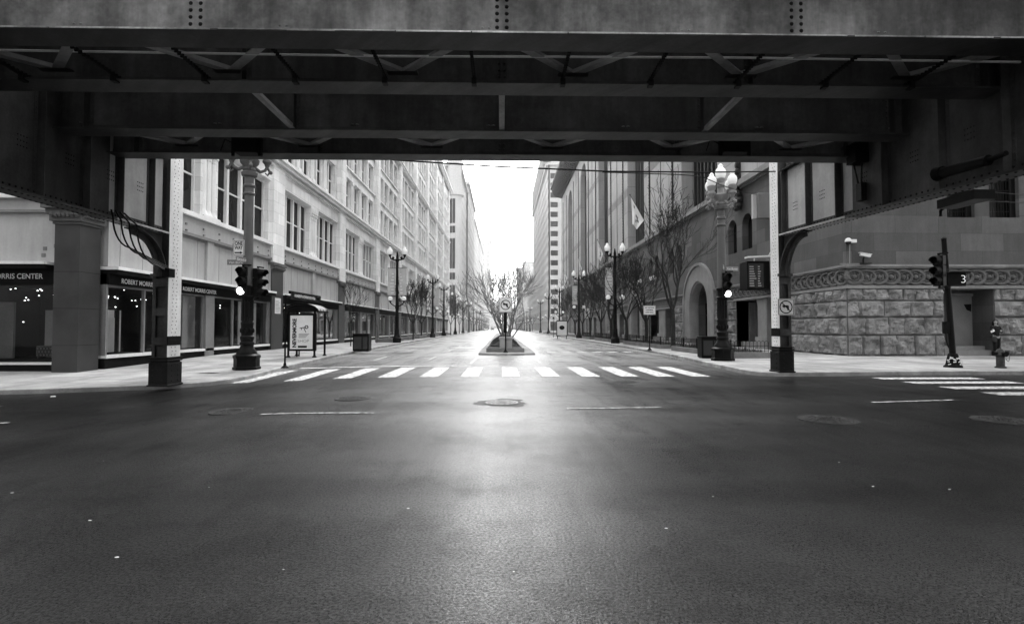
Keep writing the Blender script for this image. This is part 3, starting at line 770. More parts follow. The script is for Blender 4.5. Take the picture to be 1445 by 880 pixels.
Tr.B(20.4, YE+.2, 26.0, 26.3, -.5, .45); Tr.B(20.4, YE+.2, 26.3, 26.42, -.5, .6)
Tr.B(20.4, YE+2, 41, 41.5, -.5, .8); Tr.B(20.4, YE+2, 41.5, 42.0, -.5, 1.1); Tr.B(20.4, YE+2, 42.6, 43.2, -3, .5)
# corner upper pier and the wall facing the camera
Wl.B(20.0, 21.2, 6.1, 43, -1.2, .25)
Wl.T = Tr.T = Pn.T = Pt.T = Dk.T = TF(20.0)
XW = -90
Wl.B(XW, XL-1.3, 6.7, 43, -3, -.02); Tr.B(XW, XL-1.2, 6.45, 6.72, -3, .25); Pn.B(XW, XL-1.0, 6.0, 6.45, -.6, .03)
for q in range(12):
    x1 = XL-1.2-6.5*q; x0 = x1-6.4
    Pn.B(x0, x1, 4.05, 5.92, -.4, -.02); Pt.B(x0, x1, 5.92, 6.02, -.4, .12); Pt.B(x0-.1, x0, -.1, 6.0, -.4, .06)
    Tr.B(x0, x1, 3.92, 4.02, -.4, .6); Dk.B(x0, x1, 3.78, 3.92, -.4, .55); Dk.B(x0, x1, 3.22, 3.78, -.35, .15)
    Dk.B(x0, x1, -.3, .22, -.4, .1); Tr.B(x0, x1, .22, .3, -.4, .14)
    for f in (x0+1.1, x0+3.9): Pt.B(f-.06, f+.06, .3, 3.3, -.25, .06)
    Pt.B(x1-.1, x1, .3, 3.8, -.25, .05)
for q, (x, z) in enumerate(((-17.2, 4.55), (-16.8, 4.65), (-17.25, 4.3))): Pt.B(x-.07, x+.07, z-.05, z+.09, -.0, -.015)
Wl.T = Tr.T = Pn.T = Pt.T = Dk.T = None
Wl.build('wall', 'stoneL', ld); Tr.build('stone_trim', 'stoneL2', ld); Pn.build('metal_panel', 'panel', ld); Pt.build('panel_frame', 'paneltrim', ld); Dk.build('shop_fascia', 'black2', ld)
windows(ld, near2, T, ['stoneL2', 'glassD'], nmax=18)
windows(ld, spec, T, ['stoneL2', 'glassD'], nmax=80)
# dark polished granite pilasters with carved caps
for p in [None]+piers[:8]:
    b = FB(T)
    if p is None:
        b.T = None
        b.box(-16.42, -15.5, 19.5, 20.5, -.3, 5.4); 
        for z in (.85, 2.2, 3.5): b.k = 0
        o = b.build('pilaster', 'granD', ld)
        g = MB()
        for z in (.95, 2.3, 3.65): g.box(-16.424, -15.496, 19.496, 20.504, z-.006, z+.006)
        g.build('joint', 'black2', o)
        c = MB()
        for (e, z0, z1) in ((.05, 5.4, 5.5), (.12, 5.5, 5.75), (.2, 5.75, 5.95), (.3, 5.95, 6.12)): c.box(-16.42-e, -15.5+e, 19.5-e, 20.6, z0, z1)
        for k in range(7): c.sphere((-15.36, 19.52+k*.15, 5.72), .1, 6, 4); c.sphere((-16.42+k*.15, 19.36, 5.72), .1, 6, 4)
        c.build('carved_cap', 'frieze', o); continue
    b.B(p, p+PW, -.3, 5.45, -.5, .22); o = b.build('pilaster', 'granD', ld)
    c = FB(T)
    for (e, z0, z1) in ((.02, 5.45, 5.52), (.08, 5.52, 5.75), (.16, 5.75, 5.95)): c.B(p-e, p+PW+e, z0, z1, -.3, .24+e)
    for k in range(9): c.sphere((p+.1+k*.2, 5.62, .36), .09, 6, 4)
    c.build('carved_cap', 'frieze', o)
b = FB(T); b.B(35.6, 36.5, 2.55, 3.6, .222, .24); o = tag(b.build('wall_poster', 'offw'), 'pale printed notice fixed on the dark pilaster behind the bus shelter', 'notice')
b = FB(T)
for k in range(9):
    b.B(35.68, 36.1+.3*random.random(), 2.66+k*.09, 2.69+k*.09, .24, .245)
b.build('print', 'grey', o)
# shop glass, mullions, interior
rng = random.Random(4)
Wn = FB(T); In = FB(T); Sp = FB(T); D2 = FB(T)
for i, (u0, u1) in enumerate(zip(starts[:7], ends[:7])):
    m = (u0+u1)/2
    for (a, c) in ((u0+.1, m-.4), (m+.4, u1-.1)):
        b = FB(T); b.quad((a, .52, -.08), (c, .52, -.08), (c, 3.3, -.08), (a, 3.3, -.08)); g = b.build('shop_window', 'glassT', ld)
        b = FB(T); nm = 3 if i == 0 else 2
        for k in range(nm+1):
            q = a+(c-a)*k/nm; b.B(max(a, q-.045), min(c, q+.045), .52, 3.28, -.12, .02)
        b.B(a, c, 3.2, 3.28, -.12, .03); b.build('mullion', 'paneltrim', g)
        for k in range(5):
            x = rng.uniform(a+.2, c-.2); w_ = -rng.uniform(.6, 3.2); D = FB(T); Sp.sphere((x, rng.uniform(2.75, 3.1), w_), .032, 6, 5)
        if i > 0:
            x = rng.uniform(a, (a+c)/2); In.B(x, x+rng.uniform(1.2, 2.5), .6, rng.uniform(2.2, 3.2), -1.5, -1.45)
            x = rng.uniform(a+2, c-1.0); D2.B(x, x+.5, .55, 2.2, -1.2, -.9)
In.B(32.6, 34.9, .55, 3.2, -.75, -.7); In.B(27.2, 28.6, .55, 3.25, -.9, -.85); In.B(20.9, 23.4, .55, 2.35, -1.3, -1.25)
In.build('display_panel', 'offw', ld); D2.build('display_figure', 'offd', ld)
b = FB(T); b.B(20.4, 122, -.1, 3.9, -4.5, -4.4); b.B(20.4, 122, 3.25, 3.35, -4.5, -.3); b.B(20.4, 122, .3, .4, -4.5, -.2); b.build('shop_interior', 'dark', ld)
Sp.T = None
b = MB(); b.box(-60, -16.6, 23.0, 23.1, -.3, 3.9); b.box(-60, -16.6, 20.4, 23.0, 3.3, 3.4); b.box(-60, -16.6, 20.3, 23.0, .1, .2); b.build('shop_interior', 'dark', ld)
for (x0, x1) in ((-22.5, -16.7), (-29, -22.7)):
    b = MB(); b.quad((x0, 20.1, .3), (x1, 20.1, .3), (x1, 20.1, 3.3), (x0, 20.1, 3.3)); b.build('shop_window', 'glassT', ld)
for (px, py) in ((72, 403), (57, 408), (53, 410), (59, 410), (55, 417), (76, 416), (15, 408), (22, 407), (2, 418), (33, 450), (33, 454), (35, 424), (40, 423), (80, 427), (37, 420)):
    p = atY(px, py, 21.2+random.random()*1.2); Sp.sphere(p, .026, 6, 5, (1.2, 1, .8))
for (px, py) in ((152, 418), (161, 427), (175, 409), (181, 408), (186, 424), (191, 424), (200, 424), (206, 423), (216, 414), (259, 428), (280, 428), (166, 421), (163, 433), (193, 432)):
    p = atX(px, py, XL-.9-random.random()); Sp.sphere(p, .026, 6, 5, (1, 1.2, .8))
Sp.build('spotlight', 'spot', ld)
MB().box(-18.4, -17.2, 21.5, 21.6, .3, 2.3).box(-20.2, -19.2, 21.0, 21.1, .3, 2.6).build('display_panel', 'offd', ld)
# quilted cube seat inside the corner window, and the NEVERMORE poster display
t = thing('display_bench', 'dark cube bench with scalloped pattern in the corner shop window', 'bench', (-17.9, 21.2, .3))
b = MB(); b.box(-18.3, -17.55, 21.0, 21.4, .45, .88); b.build('seat', 'grey', t, bevel=.02)
b = MB()
for r_ in range(3):
    for k in range(6): 
        cx = -18.23+k*.125+(.06 if r_ % 2 else 0); b.tube([(cx+.06*math.cos(a), 20.99, .52+r_*.13+.06*math.sin(a)) for a in [j*math.pi/6 for j in range(13)]], .008, 4)
b.build('pattern', 'black2', t)
for x in (-18.25, -17.6): b = MB(); b.box(x-.02, x+.02, 21.02, 21.38, .2, .45); b.build('leg', 'paneltrim', t)
t = thing('window_poster', 'white poster reading NEVERMORE leaning inside the first shop window', 'poster', (XL-.8, 21.9, .5))
b = FB(T); b.B(20.85, 22.25, .6, 2.0, -.72, -.68); b.build('sheet', 'white', t)
text('NEVERMORE', (XL-.66, 21.75, .7), (0, 0, 1), (0, -1, 0), .3, 'black2', t, width=1.15, bold=.008)
b = FB(T); b.B(21.0, 21.4, .75, 1.1, -.675, -.67); b.B(20.95, 21.3, 1.4, 1.6, -.675, -.67); b.build('print', 'grey', t)
# fascia lettering
text('ROBERT MORRIS CENTER', (XL+.215, 21.35, 3.38), (0, 1, 0), (0, 0, 1), .27, 'white', ld, width=2.95, bold=.004)
text('ROBERT MORRIS CENTER', (XL+.215, 25.4, 3.38), (0, 1, 0), (0, 0, 1), .27, 'white', ld, width=2.95, bold=.004)
text('ROBERT MORRIS CENTER', (-20.05, 19.84, 3.42), (1, 0, 0), (0, 0, 1), .27, 'white', ld, width=2.95, bold=.004)
text('ROBERT MORRIS CENTER', (XL+.56, 38.1, 3.80), (0, 1, 0), (0, 0, 1), .3, 'white', ld, width=4.2, bold=.004)
b = FB(T); b.B(37.4, 43.6, 3.62, 4.2, .4, .55); b.build('awning', 'black2', ld)

# ---- granite library on the right
XR = 17.9; YC = 26.8; T = TR(XR)
lb = thing('granite_library', 'massive grey granite library with rusticated base, carved scroll frieze and arched doorways on the right', 'building', (24, 90, 0))
def arch_strip(b, u0, u1, v0, v1, c, h, bot, spring, w, depth, pane=None, n=16):
    """wall face u0..u1 x v0..v1 with one round-headed (or square if spring is None) hole"""
    if spring is None: top = pane_top = None
    def q(a, c_, d, e, ww=w): b.quad((a, d, ww), (c_, d, ww), (c_, e, ww), (a, e, ww))
    if c-h > u0: q(u0, c-h, v0, v1)
    if u1 > c+h: q(c+h, u1, v0, v1)
    if bot > v0: q(c-h, c+h, v0, bot)
    pts = [(c-h, bot)]+[(c-h*math.cos(math.pi*i/n), spring+h*math.sin(math.pi*i/n)) for i in range(n+1)]+[(c+h, bot)]
    for i in range(1, n+1):
        a, d = pts[i], pts[i+1]; b.quad((a[0], a[1], w), (d[0], d[1], w), (d[0], v1, w), (a[0], v1, w))
    for a, d in zip(pts, pts[1:]+[pts[0]]): b.quad((a[0], a[1], w), (d[0], d[1], w), (d[0], d[1], w-depth), (a[0], a[1], w-depth))
    return pts
def ring(b, c, h0, h1, bot, spring, w0, w1, n=20):
    def pt(h): return [(c-h, bot)]+[(c-h*math.cos(math.pi*i/n), spring+h*math.sin(math.pi*i/n)) for i in range(n+1)]+[(c+h, bot)]
    a, d = pt(h0), pt(h1)
    for i in range(len(a)-1):
        b.quad((*a[i], w1), (*a[i+1], w1), (*d[i+1], w1), (*d[i], w1)); b.quad((*a[i], w1), (*a[i+1], w1), (*a[i+1], w0), (*a[i], w0)); b.quad((*d[i], w1), (*d[i+1], w1), (*d[i+1], w0), (*d[i], w0))
def pane(b, c, h, bot, spring, w, n=14):
    ids = [b.P((c-h, bot, w))]+[b.P((c-h*math.cos(math.pi*i/n), spring+h*math.sin(math.pi*i/n), w)) for i in range(n+1)]+[b.P((c+h, bot, w))]
    b.face(ids)
from mathutils import noise as MN
def block(b, u0, u1, v0, v1, w0, dep, nu, nv):
    g = .022; u0 += g; u1 -= g; v0 += g; v1 -= g; sd_ = (u0*7.3+v0*3.1) ; tl = random.uniform(-.35, .35); tv = random.uniform(-.35, .35)
    idx = []
    for j in range(nv+1):
        row = []
        for i in range(nu+1):
            fu, fv = i/nu, j/nv; e = min(fu, 1-fu)*(u1-u0); e2 = min(fv, 1-fv)*(v1-v0); ed = min(1, min(e, e2)/.07)
            nz = MN.noise(Vector((u0*3.7+fu*(u1-u0)*2.3, v0*5+fv*(v1-v0)*2.6, sd_))) + .5*MN.noise(Vector((fu*(u1-u0)*6, fv*(v1-v0)*6, sd_)))+.34*MN.noise(Vector((fu*(u1-u0)*15, fv*(v1-v0)*15, sd_)))
            d = w0+.03+ed**.6*dep*(.62+.85*nz+1.6*tl*(fu-.5)+1.6*tv*(fv-.5))
            row.append(b.P((u0+fu*(u1-u0)+.012*MN.noise(Vector((fv*5, sd_, 1)))*(i in (0, nu)), v0+fv*(v1-v0), d)))
        idx.append(row)
    for j in range(nv):
        for i in range(nu): b.face([idx[j][i], idx[j][i+1], idx[j+1][i+1], idx[j+1][i]])
    # sides back to the wall
    for seq in (idx[0], idx[-1], [r[0] for r in idx], [r[-1] for r in idx]):
        for a, c in zip(seq, seq[1:]):
            pa, pc = b.v[a], b.v[c]
            # store transformed points: project onto wall through T using known offset axis
            b.side(a, c, w0)
class RB(FB):
    def P(s, p):
        i = MB.P(s, p); s.raw = getattr(s, 'raw', {}); s.raw[i] = p; return i
    def side(s, a, c, w0):
        pa, pc = s.raw[a], s.raw[c]; s.face([a, c, s.P((pc[0], pc[1], w0)), s.P((pa[0], pa[1], w0))])
ROWS = [(.13, 1.2), (1.2, 2.13), (2.13, 2.99), (2.99, 3.62)]
def rustic(b, u0, u1, near, off=0, wl=1.05):
    for r_, (v0, v1) in enumerate(ROWS):
        x = u0; k = 0
        n = max(1, round((u1-u0)/(wl*(1+.12*r_*(-1)**r_)))); cuts = [u0+(u1-u0)*i/n+(random.uniform(-.13, .13)*(u1-u0)/n if 0 < i < n else 0) for i in range(n+1)]
        if (r_+off) % 2 and n > 1: cuts = [u0]+[c-(u1-u0)/n*.45 for c in cuts[1:]]+[u1]
        for a, c in zip(cuts, cuts[1:]):
            if c-a < .25: continue
            m = 14 if near else 4
            block(b, a, c, v0, v1, .0, .17, m, max(3, int(m*.8)))
Wb = FB(T); Wc = FB(T); Tm = FB(T); Rk = RB(T); Dk = FB(T); LBk = FB(T); Gl = FB(T)
MOD = 22.3; C0 = 47.2; arches = [C0+MOD*k for k in range(5)]; YL = 154
Wb.B(YC+.1, YL, -.3, 12, -3, -2.6)
segs = [(YC+.012, C0-3.7)]+[(c+3.7, c+MOD-3.7) for c in arches]
def opening(u0, u1, kind=0):
    Dk.B(u0, u1, .1, 3.6, -1.9, -1.85); Tm.B(u0+.3, (u0+u1)/2-.2, .7, 2.6, -1.84, -1.8); Tm.B(u0, u1, 2.75, 2.9, -1.84, -1.5)
    Tm.B(u0, u1, .1, .55, -1.4, -.3); Tm.B(u0+.02, u0+.14, .55, 3.5, -1.5, -.9); Tm.B(u1-.14, u1-.02, .55, 3.5, -1.5, -.9); Tm.B((u0+u1)/2-.06, (u0+u1)/2+.06, .55, 3.5, -1.5, -1.1)
    Wb.quad((u0, .1, 0), (u0, .1, -1.9), (u0, 3.64, -1.9), (u0, 3.64, 0)); Wb.quad((u1, .1, 0), (u1, .1, -1.9), (u1, 3.64, -1.9), (u1, 3.64, 0))
def pil(u0, u1):
    m = (u0+u1)/2; h = (u1-u0)/2
    Tm.B(m-h*.72, m+h*.72, .1, 3.0, -1.0, -.02); Tm.B(m-h*.95, m+h*.95, .1, .95, -1.0, .1)
    for k in range(5): e = .72+.28*(k/4)**1.6; Tm.B(m-h*e, m+h*e, 3.0+k*.13, 3.0+k*.13+.129, -1.0, -.02)
def louvre(u0, u1):
    Wb.B(u0, u1, .1, 3.62, -1.0, -.6)
    for k in range(9): Tm.B(u0+.1, u1-.1, .6+k*.33, .78+k*.33, -.6, -.32)
for i, (u0, u1) in enumerate(segs):
    near = i == 0
    if near:
        rustic(Rk, YC+.02, 33.6, True); Wb.B(YC+.012, 33.6, -.3, 3.62, -2.6, 0)
        louvre(33.6, 34.9); pil(34.9, 36.6); opening(36.6, 39.6); rustic(Rk, 39.6, 43.5, True, wl=1.0); Wb.B(39.6, 43.5, -.3, 3.62, -2.6, 0)
    else:
        a = u0
        rustic(Rk, a, a+3, i < 2); Wb.B(a, a+3, -.3, 3.62, -2.6, 0); opening(a+3, a+6); pil(a+6, a+8.9); opening(a+8.9, a+11.9); rustic(Rk, a+11.9, u1, i < 2); Wb.B(a+11.9, u1, -.3, 3.62, -2.6, 0)
    # lintel, frieze field and ledge
    Tm.B(u0, u1, 3.62, 3.78, -2.6, .12); Wb.B(u0, u1, 3.78, 4.66, -2.6, .0); Tm.B(u0, u1, 4.66, 4.74, -.3, .12); Tm.B(u0, u1, 4.74, 4.86, -.3, .2)
    # guilloche
    x = u0+.35; seg = 18 if i < 2 else 10; N2 = 6 if i < 2 else 4
    G = FB(T)
    while x < u1-.3:
        for s_ in (0, 1):
            pts = [(x+.43*math.cos(2*math.pi*k/seg), 4.22+.37*math.sin(2*math.pi*k/seg), .03+.035*math.cos(4*math.pi*k/seg+s_*math.pi)) for k in range(seg+1)]
        G.tube([(a, c_, .03+.05*(a-x)/.43) for a, c_, e_ in pts], .082, N2, False)
        G.sphere((x, 4.22, .03), .13, 8, 5); 
        if i < 2: G.tube([(x+.22*math.cos(2*math.pi*k/12), 4.22+.20*math.sin(2*math.pi*k/12), .02) for k in range(13)], .03, 5, False)
        x += .645
    G.build('guilloche_frieze', 'frieze', lb, smooth=True)
# ashlar wall 4.86-12 with small round-headed windows, portals full height
arw = []
for i, c in enumerate(arches):
    s0 = YC+.012 if i == 0 else arches[i-1]+MOD/2; s1 = c+MOD/2
    L = [(c-9.45, .78), (c-7.0, .78)]; Rr = [(c+5.2, .78), (c+7.6, .78)]
    cuts = [s0, c-8.25, c-3.7]
    for (k, (cc_, h)) in enumerate(L): arch_strip(Wc, cuts[k], cuts[k+1], 4.86, 12.1, cc_, h, 7.3, 9.15, 0, .5, n=10); arw.append((cc_, h))
    arch_strip(Wc, c-3.7, c+3.7, .0, 12.1, c, 2.15, .0, 3.65, -.02, 1.6, n=18)
    cuts = [c+3.7, c+6.4, s1]
    for (k, (cc_, h)) in enumerate(Rr): arch_strip(Wc, cuts[k], cuts[k+1], 4.86, 12.1, cc_, h, 7.3, 9.15, 0, .5, n=10); arw.append((cc_, h))
Wc.B(arches[-1]+MOD/2, YL+4, 4.86, 12.1, -3, 0)
for (c, h) in arw:
    b = FB(T); pane(b, c, h, 7.3, 9.15, -.48); b.build('window', 'glassD', lb)
for c in arches:
    b = FB(T); ring(b, c, 2.15, 3.55, .1, 3.65, -.1, .12); ring(b, c, 3.56, 3.8, .1, 3.65, -.1, .22); ring(b, c, 2.0, 2.16, .1, 3.65, -.7, .0)
    p = b.build('portal_surround', 'libtrim', lb)
    b = FB(T); pane(b, c, 2.15, .1, 3.65, -1.58); q = b.build('doorway', 'dark', lb)
    b = FB(T)
    for u in (-2.05, -.7, .7, 2.05): b.B(c+u-.06, c+u+.06, .1, 3.9, -1.55, -1.4)
    b.B(c-2.1, c+2.1, 2.7, 2.85, -1.55, -1.4); ring(b, c, 1.0, 1.1, 3.0, 3.9, -1.55, -1.45); b.build('door_frame', 'black', q)
# ledge
for (z0, z1, w1) in ((11.95, 12.1, .12), (12.1, 12.45, .42), (12.45, 12.6, .3)): Tm.B(YC-w1, YL+4, z0, z1, -3, w1)
# upper storeys
Up = FB(T)
def uppanel(u0, u1): 
    Up.B(u0, u1, 12.6, 40, -3, 0)
HW = 4.3
uppanel(YC+.012, C0-HW)
for i, c in enumerate(arches):
    e = arches[i+1]-HW if i+1 < len(arches) else YL
    arch_strip(Up, c-HW, c+HW, 12.6, 40, c, HW-.02, 12.6, 33.2, 0, 1.3, n=20)
    uppanel(c+HW, e)
    b = FB(T); pane(b, c, HW, 12.6, 33.2, -1.28, 20); q = b.build('arched_window', 'corn', lb)
    b = FB(T)
    for k in range(1, 10):
        u = c-HW+2*HW*k/10; top = 33.2+math.sqrt(max(.01, HW**2-(u-c)**2)); wd = .2 if k % 2 else .32; b.B(u-wd/2, u+wd/2, 12.6, top, -1.27, -.95)
    for z in range(16, 36, 4): b.B(c-HW+.3, c+HW-.3, z, z+.9, -1.27, -1.15)
    b.build('mullion', 'corn', q)
    if e-c > 8:
        for u in (c+HW+2.6, e-2.6, (c+HW+e)/2-.1):
            n_ = u == (c+HW+e)/2-.1
            b = FB(T)
            if n_: b.B(u-.06, u+.06, 12.6, 40, .0, .05)
            else:
                b.B(u-.16, u+.16, 12.6, 38, .0, .04)
                z = 13
                while z < 38: b.sphere((u, z, .08), .16, 6, 4, (1, 1.6, .6)); z += .42
            b.build('vertical_ornament', 'corn', lb)
Up.B(YL, YL+4, -.3, 40, -3, 0)
b = FB(T)
for z in range(17, 40, 4): 
    b.B(YC, YL, z, z+.35, -.5, .012) if False else None
for (z) in (20.3, 28.6):
    for i, c in enumerate([C0-MOD]+arches):
        e = arches[i]-HW if i < len(arches) else YL; s_ = c+HW if i else YC; b.B(s_, e, z, z+1.1, -.2, .03)
SC = b
# plain corner tower ornament and carved medallion
b = FB(T); b.B(38.6, 39.0, 12.6, 30, 0, .15)
z = 12.8
while z < 24: b.sphere((38.8, z, .2), .24, 7, 5, (1, 1.4, .7)); z += .5
b.build('vertical_ornament', 'corn', lb)
b = FB(T); b.sphere((38.8, 11.0, .15), .55, 10, 7, (.9, 1.2, .5)); b.sphere((38.8, 11.9, .35), .35, 8, 6)
for k in range(8): b.sphere((38.8+.5*math.cos(k*.785), 11.1+.6*math.sin(k*.785), .25), .2, 6, 5)
b.sphere((38.8, 12.5, .5), .4, 8, 6, (1.3, .8, .7)); b.build('medallion', 'corn', lb, smooth=True)
# cornice with large curved brackets
b = FB(T); b.B(YC, YL+1, 40, 40.6, -3, .5); b.B(YC, YL+2.5, 42.9, 43.6, -3, 3.3); b.B(YC, YL+2, 40.6, 42.9, -3, .2)
y = 60.0
while y < YL+1.6:
    for k in range(7):
        a0 = k/7*math.pi/2; a1 = (k+1)/7*math.pi/2
        p0 = (y, 40.2+2.8*(1-math.cos(a0)), .3+2.7*math.sin(a0)); p1 = (y, 40.2+2.8*(1-math.cos(a1)), .3+2.7*math.sin(a1))
        b.bar(p0, p1, .3, .5, (1, 0, 0))
    y += 1.5
b.build('cornice', 'corn', lb)
# --- face toward the cross street
F2 = TF(YC)
for m_ in (Wb, Wc, Tm, Dk, Up, Rk): m_.T = F2
XE = 60
DX0, DX1 = atY(1333, 480, YC).x, atY(1403, 480, YC).x
rustic(Rk, XR+.0, DX0-.05, True, off=1, wl=1.08); Wb.B(XR+.012, DX0, -.3, 3.62, -2.6, 0)
rustic(Rk, DX1+.05, DX1+8.6, True, off=0, wl=1.15); Wb.B(DX1, XE, -.3, 3.62, -2.6, 0)
Tm.B(XR-.118, XE, 3.62, 3.781, -2.59, .121); Wb.B(XR+.012, XE, 3.78, 4.66, -2.6, .0); Tm.B(XR-.118, XE, 4.661, 4.741, -.3, .121); Tm.B(XR-.197, XE, 4.741, 4.863, -.3, .203)
Wb.B(DX0-.1, DX1+.1, .0, 3.7, -2.6, -1.3)
Tm.B(DX0+.02, DX1-.02, -.1, .42, -1.3, -.15); Tm.B(DX0+.02, DX1-.02, .42, .62, -1.3, -.5)
x = XR+.36; b = FB(F2)
while x < XR+13:
    b.tube([(x+.41*math.cos(2*math.pi*k/20), 4.22+.35*math.sin(2*math.pi*k/20), .03+.05*math.cos(math.pi*k/10)) for k in range(21)], .085, 6, False)
    b.tube([(x+.24*math.cos(2*math.pi*k/14), 4.22+.22*math.sin(2*math.pi*k/14), .02) for k in range(15)], .032, 5, False)
    b.sphere((x, 4.22, .03), .13, 10, 6); x += .645
b.build('guilloche_frieze', 'frieze', lb, smooth=True)
# metal door leaf in the recess
dx0 = atY(1343, 480, 28.0).x; dx1 = atY(1377, 480, 28.0).x
b = FB(F2); b.B(dx0, dx1, .62, 3.3, -1.3, -1.24); dr = b.build('door', 'grey', lb)
b = FB(F2); b.B(dx0-.12, dx0, .62, 3.45, -1.3, -1.15); b.B(dx1, dx1+.14, .62, 3.45, -1.3, -1.1); b.B(dx0, dx1, 3.3, 3.45, -1.3, -1.15); b.build('door_frame', 'libtrim', dr)
p = atY(1366, 434, 28.0)
b = MB(); ids = [b.P((p.x+x, 28.035, p.z+z)) for x, z in ((-.2, .18), (.22, .2), (.2, -.22), (-.05, -.12))]; b.face(ids); b.build('tape_patch', 'black2', dr)
# barred windows above
wx = [(atY(1336, 290, YC).x, atY(1366, 290, YC).x), (atY(1396, 290, YC).x, atY(1429, 290, YC).x)]
us = [XR+.012, wx[0][0], wx[0][1]+.35, wx[1][0], wx[1][1]+.35, XE]
for a, c in ((us[0], us[1]), (us[2], us[3]), (us[4], us[5])): Wc.B(a, c, 4.86, 12.1, -1, 0)
for (a, c) in ((us[1], us[2]), (us[3], us[4])):
    Wc.B(a, c, 4.86, 7.35, -1, 0); Wc.B(a, c, 10.2, 12.1, -1, 0); Wc.quad((a, 7.35, -.95), (c, 7.35, -.95), (c, 10.2, -.95), (a, 10.2, -.95))
    b = FB(F2); b.quad((a+.02, 7.36, -.6), (c-.02, 7.36, -.6), (c-.02, 10.19, -.6), (a+.02, 10.19, -.6)); q = b.build('window', 'glassD', lb)
    b = FB(F2)
    for k in range(9): u = a+.08+(c-a-.4)*k/8; b.B(u-.012, u+.012, 7.36, 10.2, -.25, -.22)
    for k in range(5): b.B(a+.02, c-.3, 7.7+k*.55, 7.73+k*.55, -.25, -.22)
    b.B(c-.3, c, 7.36, 10.2, -.5, -.2) ; b.build('window_grille', 'black', q)
Tm.B(XR-.417, XE, 12.102, 12.452, -1, .423); Up.B(XR+.012, XE, 12.6, 40, -3, 0)
Wb.T = Wc.T = Tm.T = Dk.T = Up.T = Rk.T = None
Wb.build('base_wall', 'libwall', lb, recalc=False); Wc.build('ashlar_wall', 'libwall', lb, recalc=False); n0 = len(Tm.v); Tm.v += SC.v; Tm.f += [[i+n0 for i in f] for f in SC.f]; Tm.mi += SC.mi; Tm.build('stone_trim', 'libtrim', lb, recalc=False)
Rk.build('rusticated_stone', 'rust', lb, smooth=True, ang=16); Dk.build('dark_opening', 'grey', lb); Up.build('brick_wall', 'brickL', lb, recalc=False)

# ---- the next blocks
def tower(name, label, x0, x1, y0, y1, h, fh, bay, m, gm, base=5.0, side=1, wf=.62, wh=.6, frontw=None, cornice=True, detail=True, depth=.35):
    """block with windows on its street side and on the side facing the camera"""
    t = thing(name, label, 'building', ((x0+x1)/2, (y0+y1)/2, 0))
    b = MB(); b.box(x0+.4, x1-.4, y0+.4, y1-.4, -.2, h)
    Xf = x1 if side < 0 else x0; T1 = TL(x1) if side < 0 else TR(x0); T2 = TF(y0)
    fs = []; 
    for T_, u0, u1, key in ((T2, x0, x1, 0), (T1, y0, y1, 1)):
        f = FB(T_); n = max(1, round((u1-u0)/bay)); bw_ = (u1-u0)/n; pw = bw_*(1-wf)/2; s_ = []
        for k in range(n+1):
            a = u0+k*bw_; f.B(max(u0, a-pw), min(u1, a+pw), base, h, -.5, 0)
        nf = int((h-base)/fh)
        for j in range(nf+1):
            z = base+j*fh; f.B(u0, u1, z, z+fh*(1-wh)if j < nf else h, -.5, -.06)
        for j in range(nf):
            for k in range(n): s_.append((u0+k*bw_+pw, u0+(k+1)*bw_-pw, base+j*fh+fh*(1-wh), base+(j+1)*fh, -.3, 1, 0))
        f.B(u0, u1, 0, .5, -.3, 0); f.B(u0, u1, base-1.2, base, -.4, .05)
        for k in range(n+1): a = u0+k*bw_; f.B(max(u0, a-pw*.8), min(u1, a+pw*.8), 0, base, -.4, .02)
        if cornice: f.B(u0-.2, u1+.2, h-.6, h+.4, -.6, .9); f.B(u0, u1, base+.0, base+.35, -.4, .25)
        f.build('wall', m, t, recalc=False); fs.append((s_, T_))
        g = FB(T_)
        for k in range(n): g.quad((u0+k*bw_+pw*.8, .5, -.3), (u0+(k+1)*bw_-pw*.8, .5, -.3), (u0+(k+1)*bw_-pw*.8, base-1.2, -.3), (u0+k*bw_+pw*.8, base-1.2, -.3))
        g.build('shop_window', 'glassM', t, recalc=False)
    b.build('roof', m, t)
    for (s_, T_), nm in zip(fs, (30, 60)): windows(t, s_, T_, [m, gm], nmax=nm if detail else 12, simple=True)
    return t
# left: rounded-corner store beyond the next crossing
t2 = tower('rounded_corner_store', 'pale tall store with a rounded glazed corner beyond the long left building', -60, -15.8, 194, 232, 62, 4.0, 3.6, 'far1', 'glassF', side=-1, wf=.45)
b = MB(); cx, cy = -17.3, 192.4
b.lathe((cx, cy, 0), [(2.6, 0), (2.6, 5), (2.9, 5.2), (2.55, 5.6), (2.55, 49.6), (3.4, 50), (3.4, 51), (2.4, 51.2), (2.4, 61), (3.2, 61.6), (3.2, 62.6), (2.2, 63)], 20); b.build('corner_bay', 'far1', t2)
b = MB()
for (z0, z1) in ((6, 17), (19, 21.5), (23, 34), (36, 38.5), (39.5, 48.5)):
    for a in (-118, -93): 
        aa = R(a); M_ = Matrix.Rotation(aa, 3, 'Z'); b.obox(Vector((cx, cy, (z0+z1)/2))+M_ @ Vector((2.56, 0, 0)), (.04, .48, (z1-z0)/2), M_)
b.build('bay_window', 'glassD', t2)
tower('stepped_cornice_block', 'pale office block with heavy dark cornice, second beyond the crossing on the left', -60, -15.2, 232.5, 290, 66, 4.2, 4.2, 'far1', 'glassF', side=-1, wf=.5, detail=False)
tower('white_terracotta_block', 'white block with projecting cornice, third beyond the crossing on the left', -60, -15.6, 291, 372, 62, 4.0, 4.0, 'far2', 'glassF2', side=-1, wf=.5, detail=False)
tower('low_awning_shop_block', 'low three storey shop block far down the left side', -60, -16, 373, 470, 18, 4.2, 4.5, 'far1', 'glassF', side=-1, detail=False)
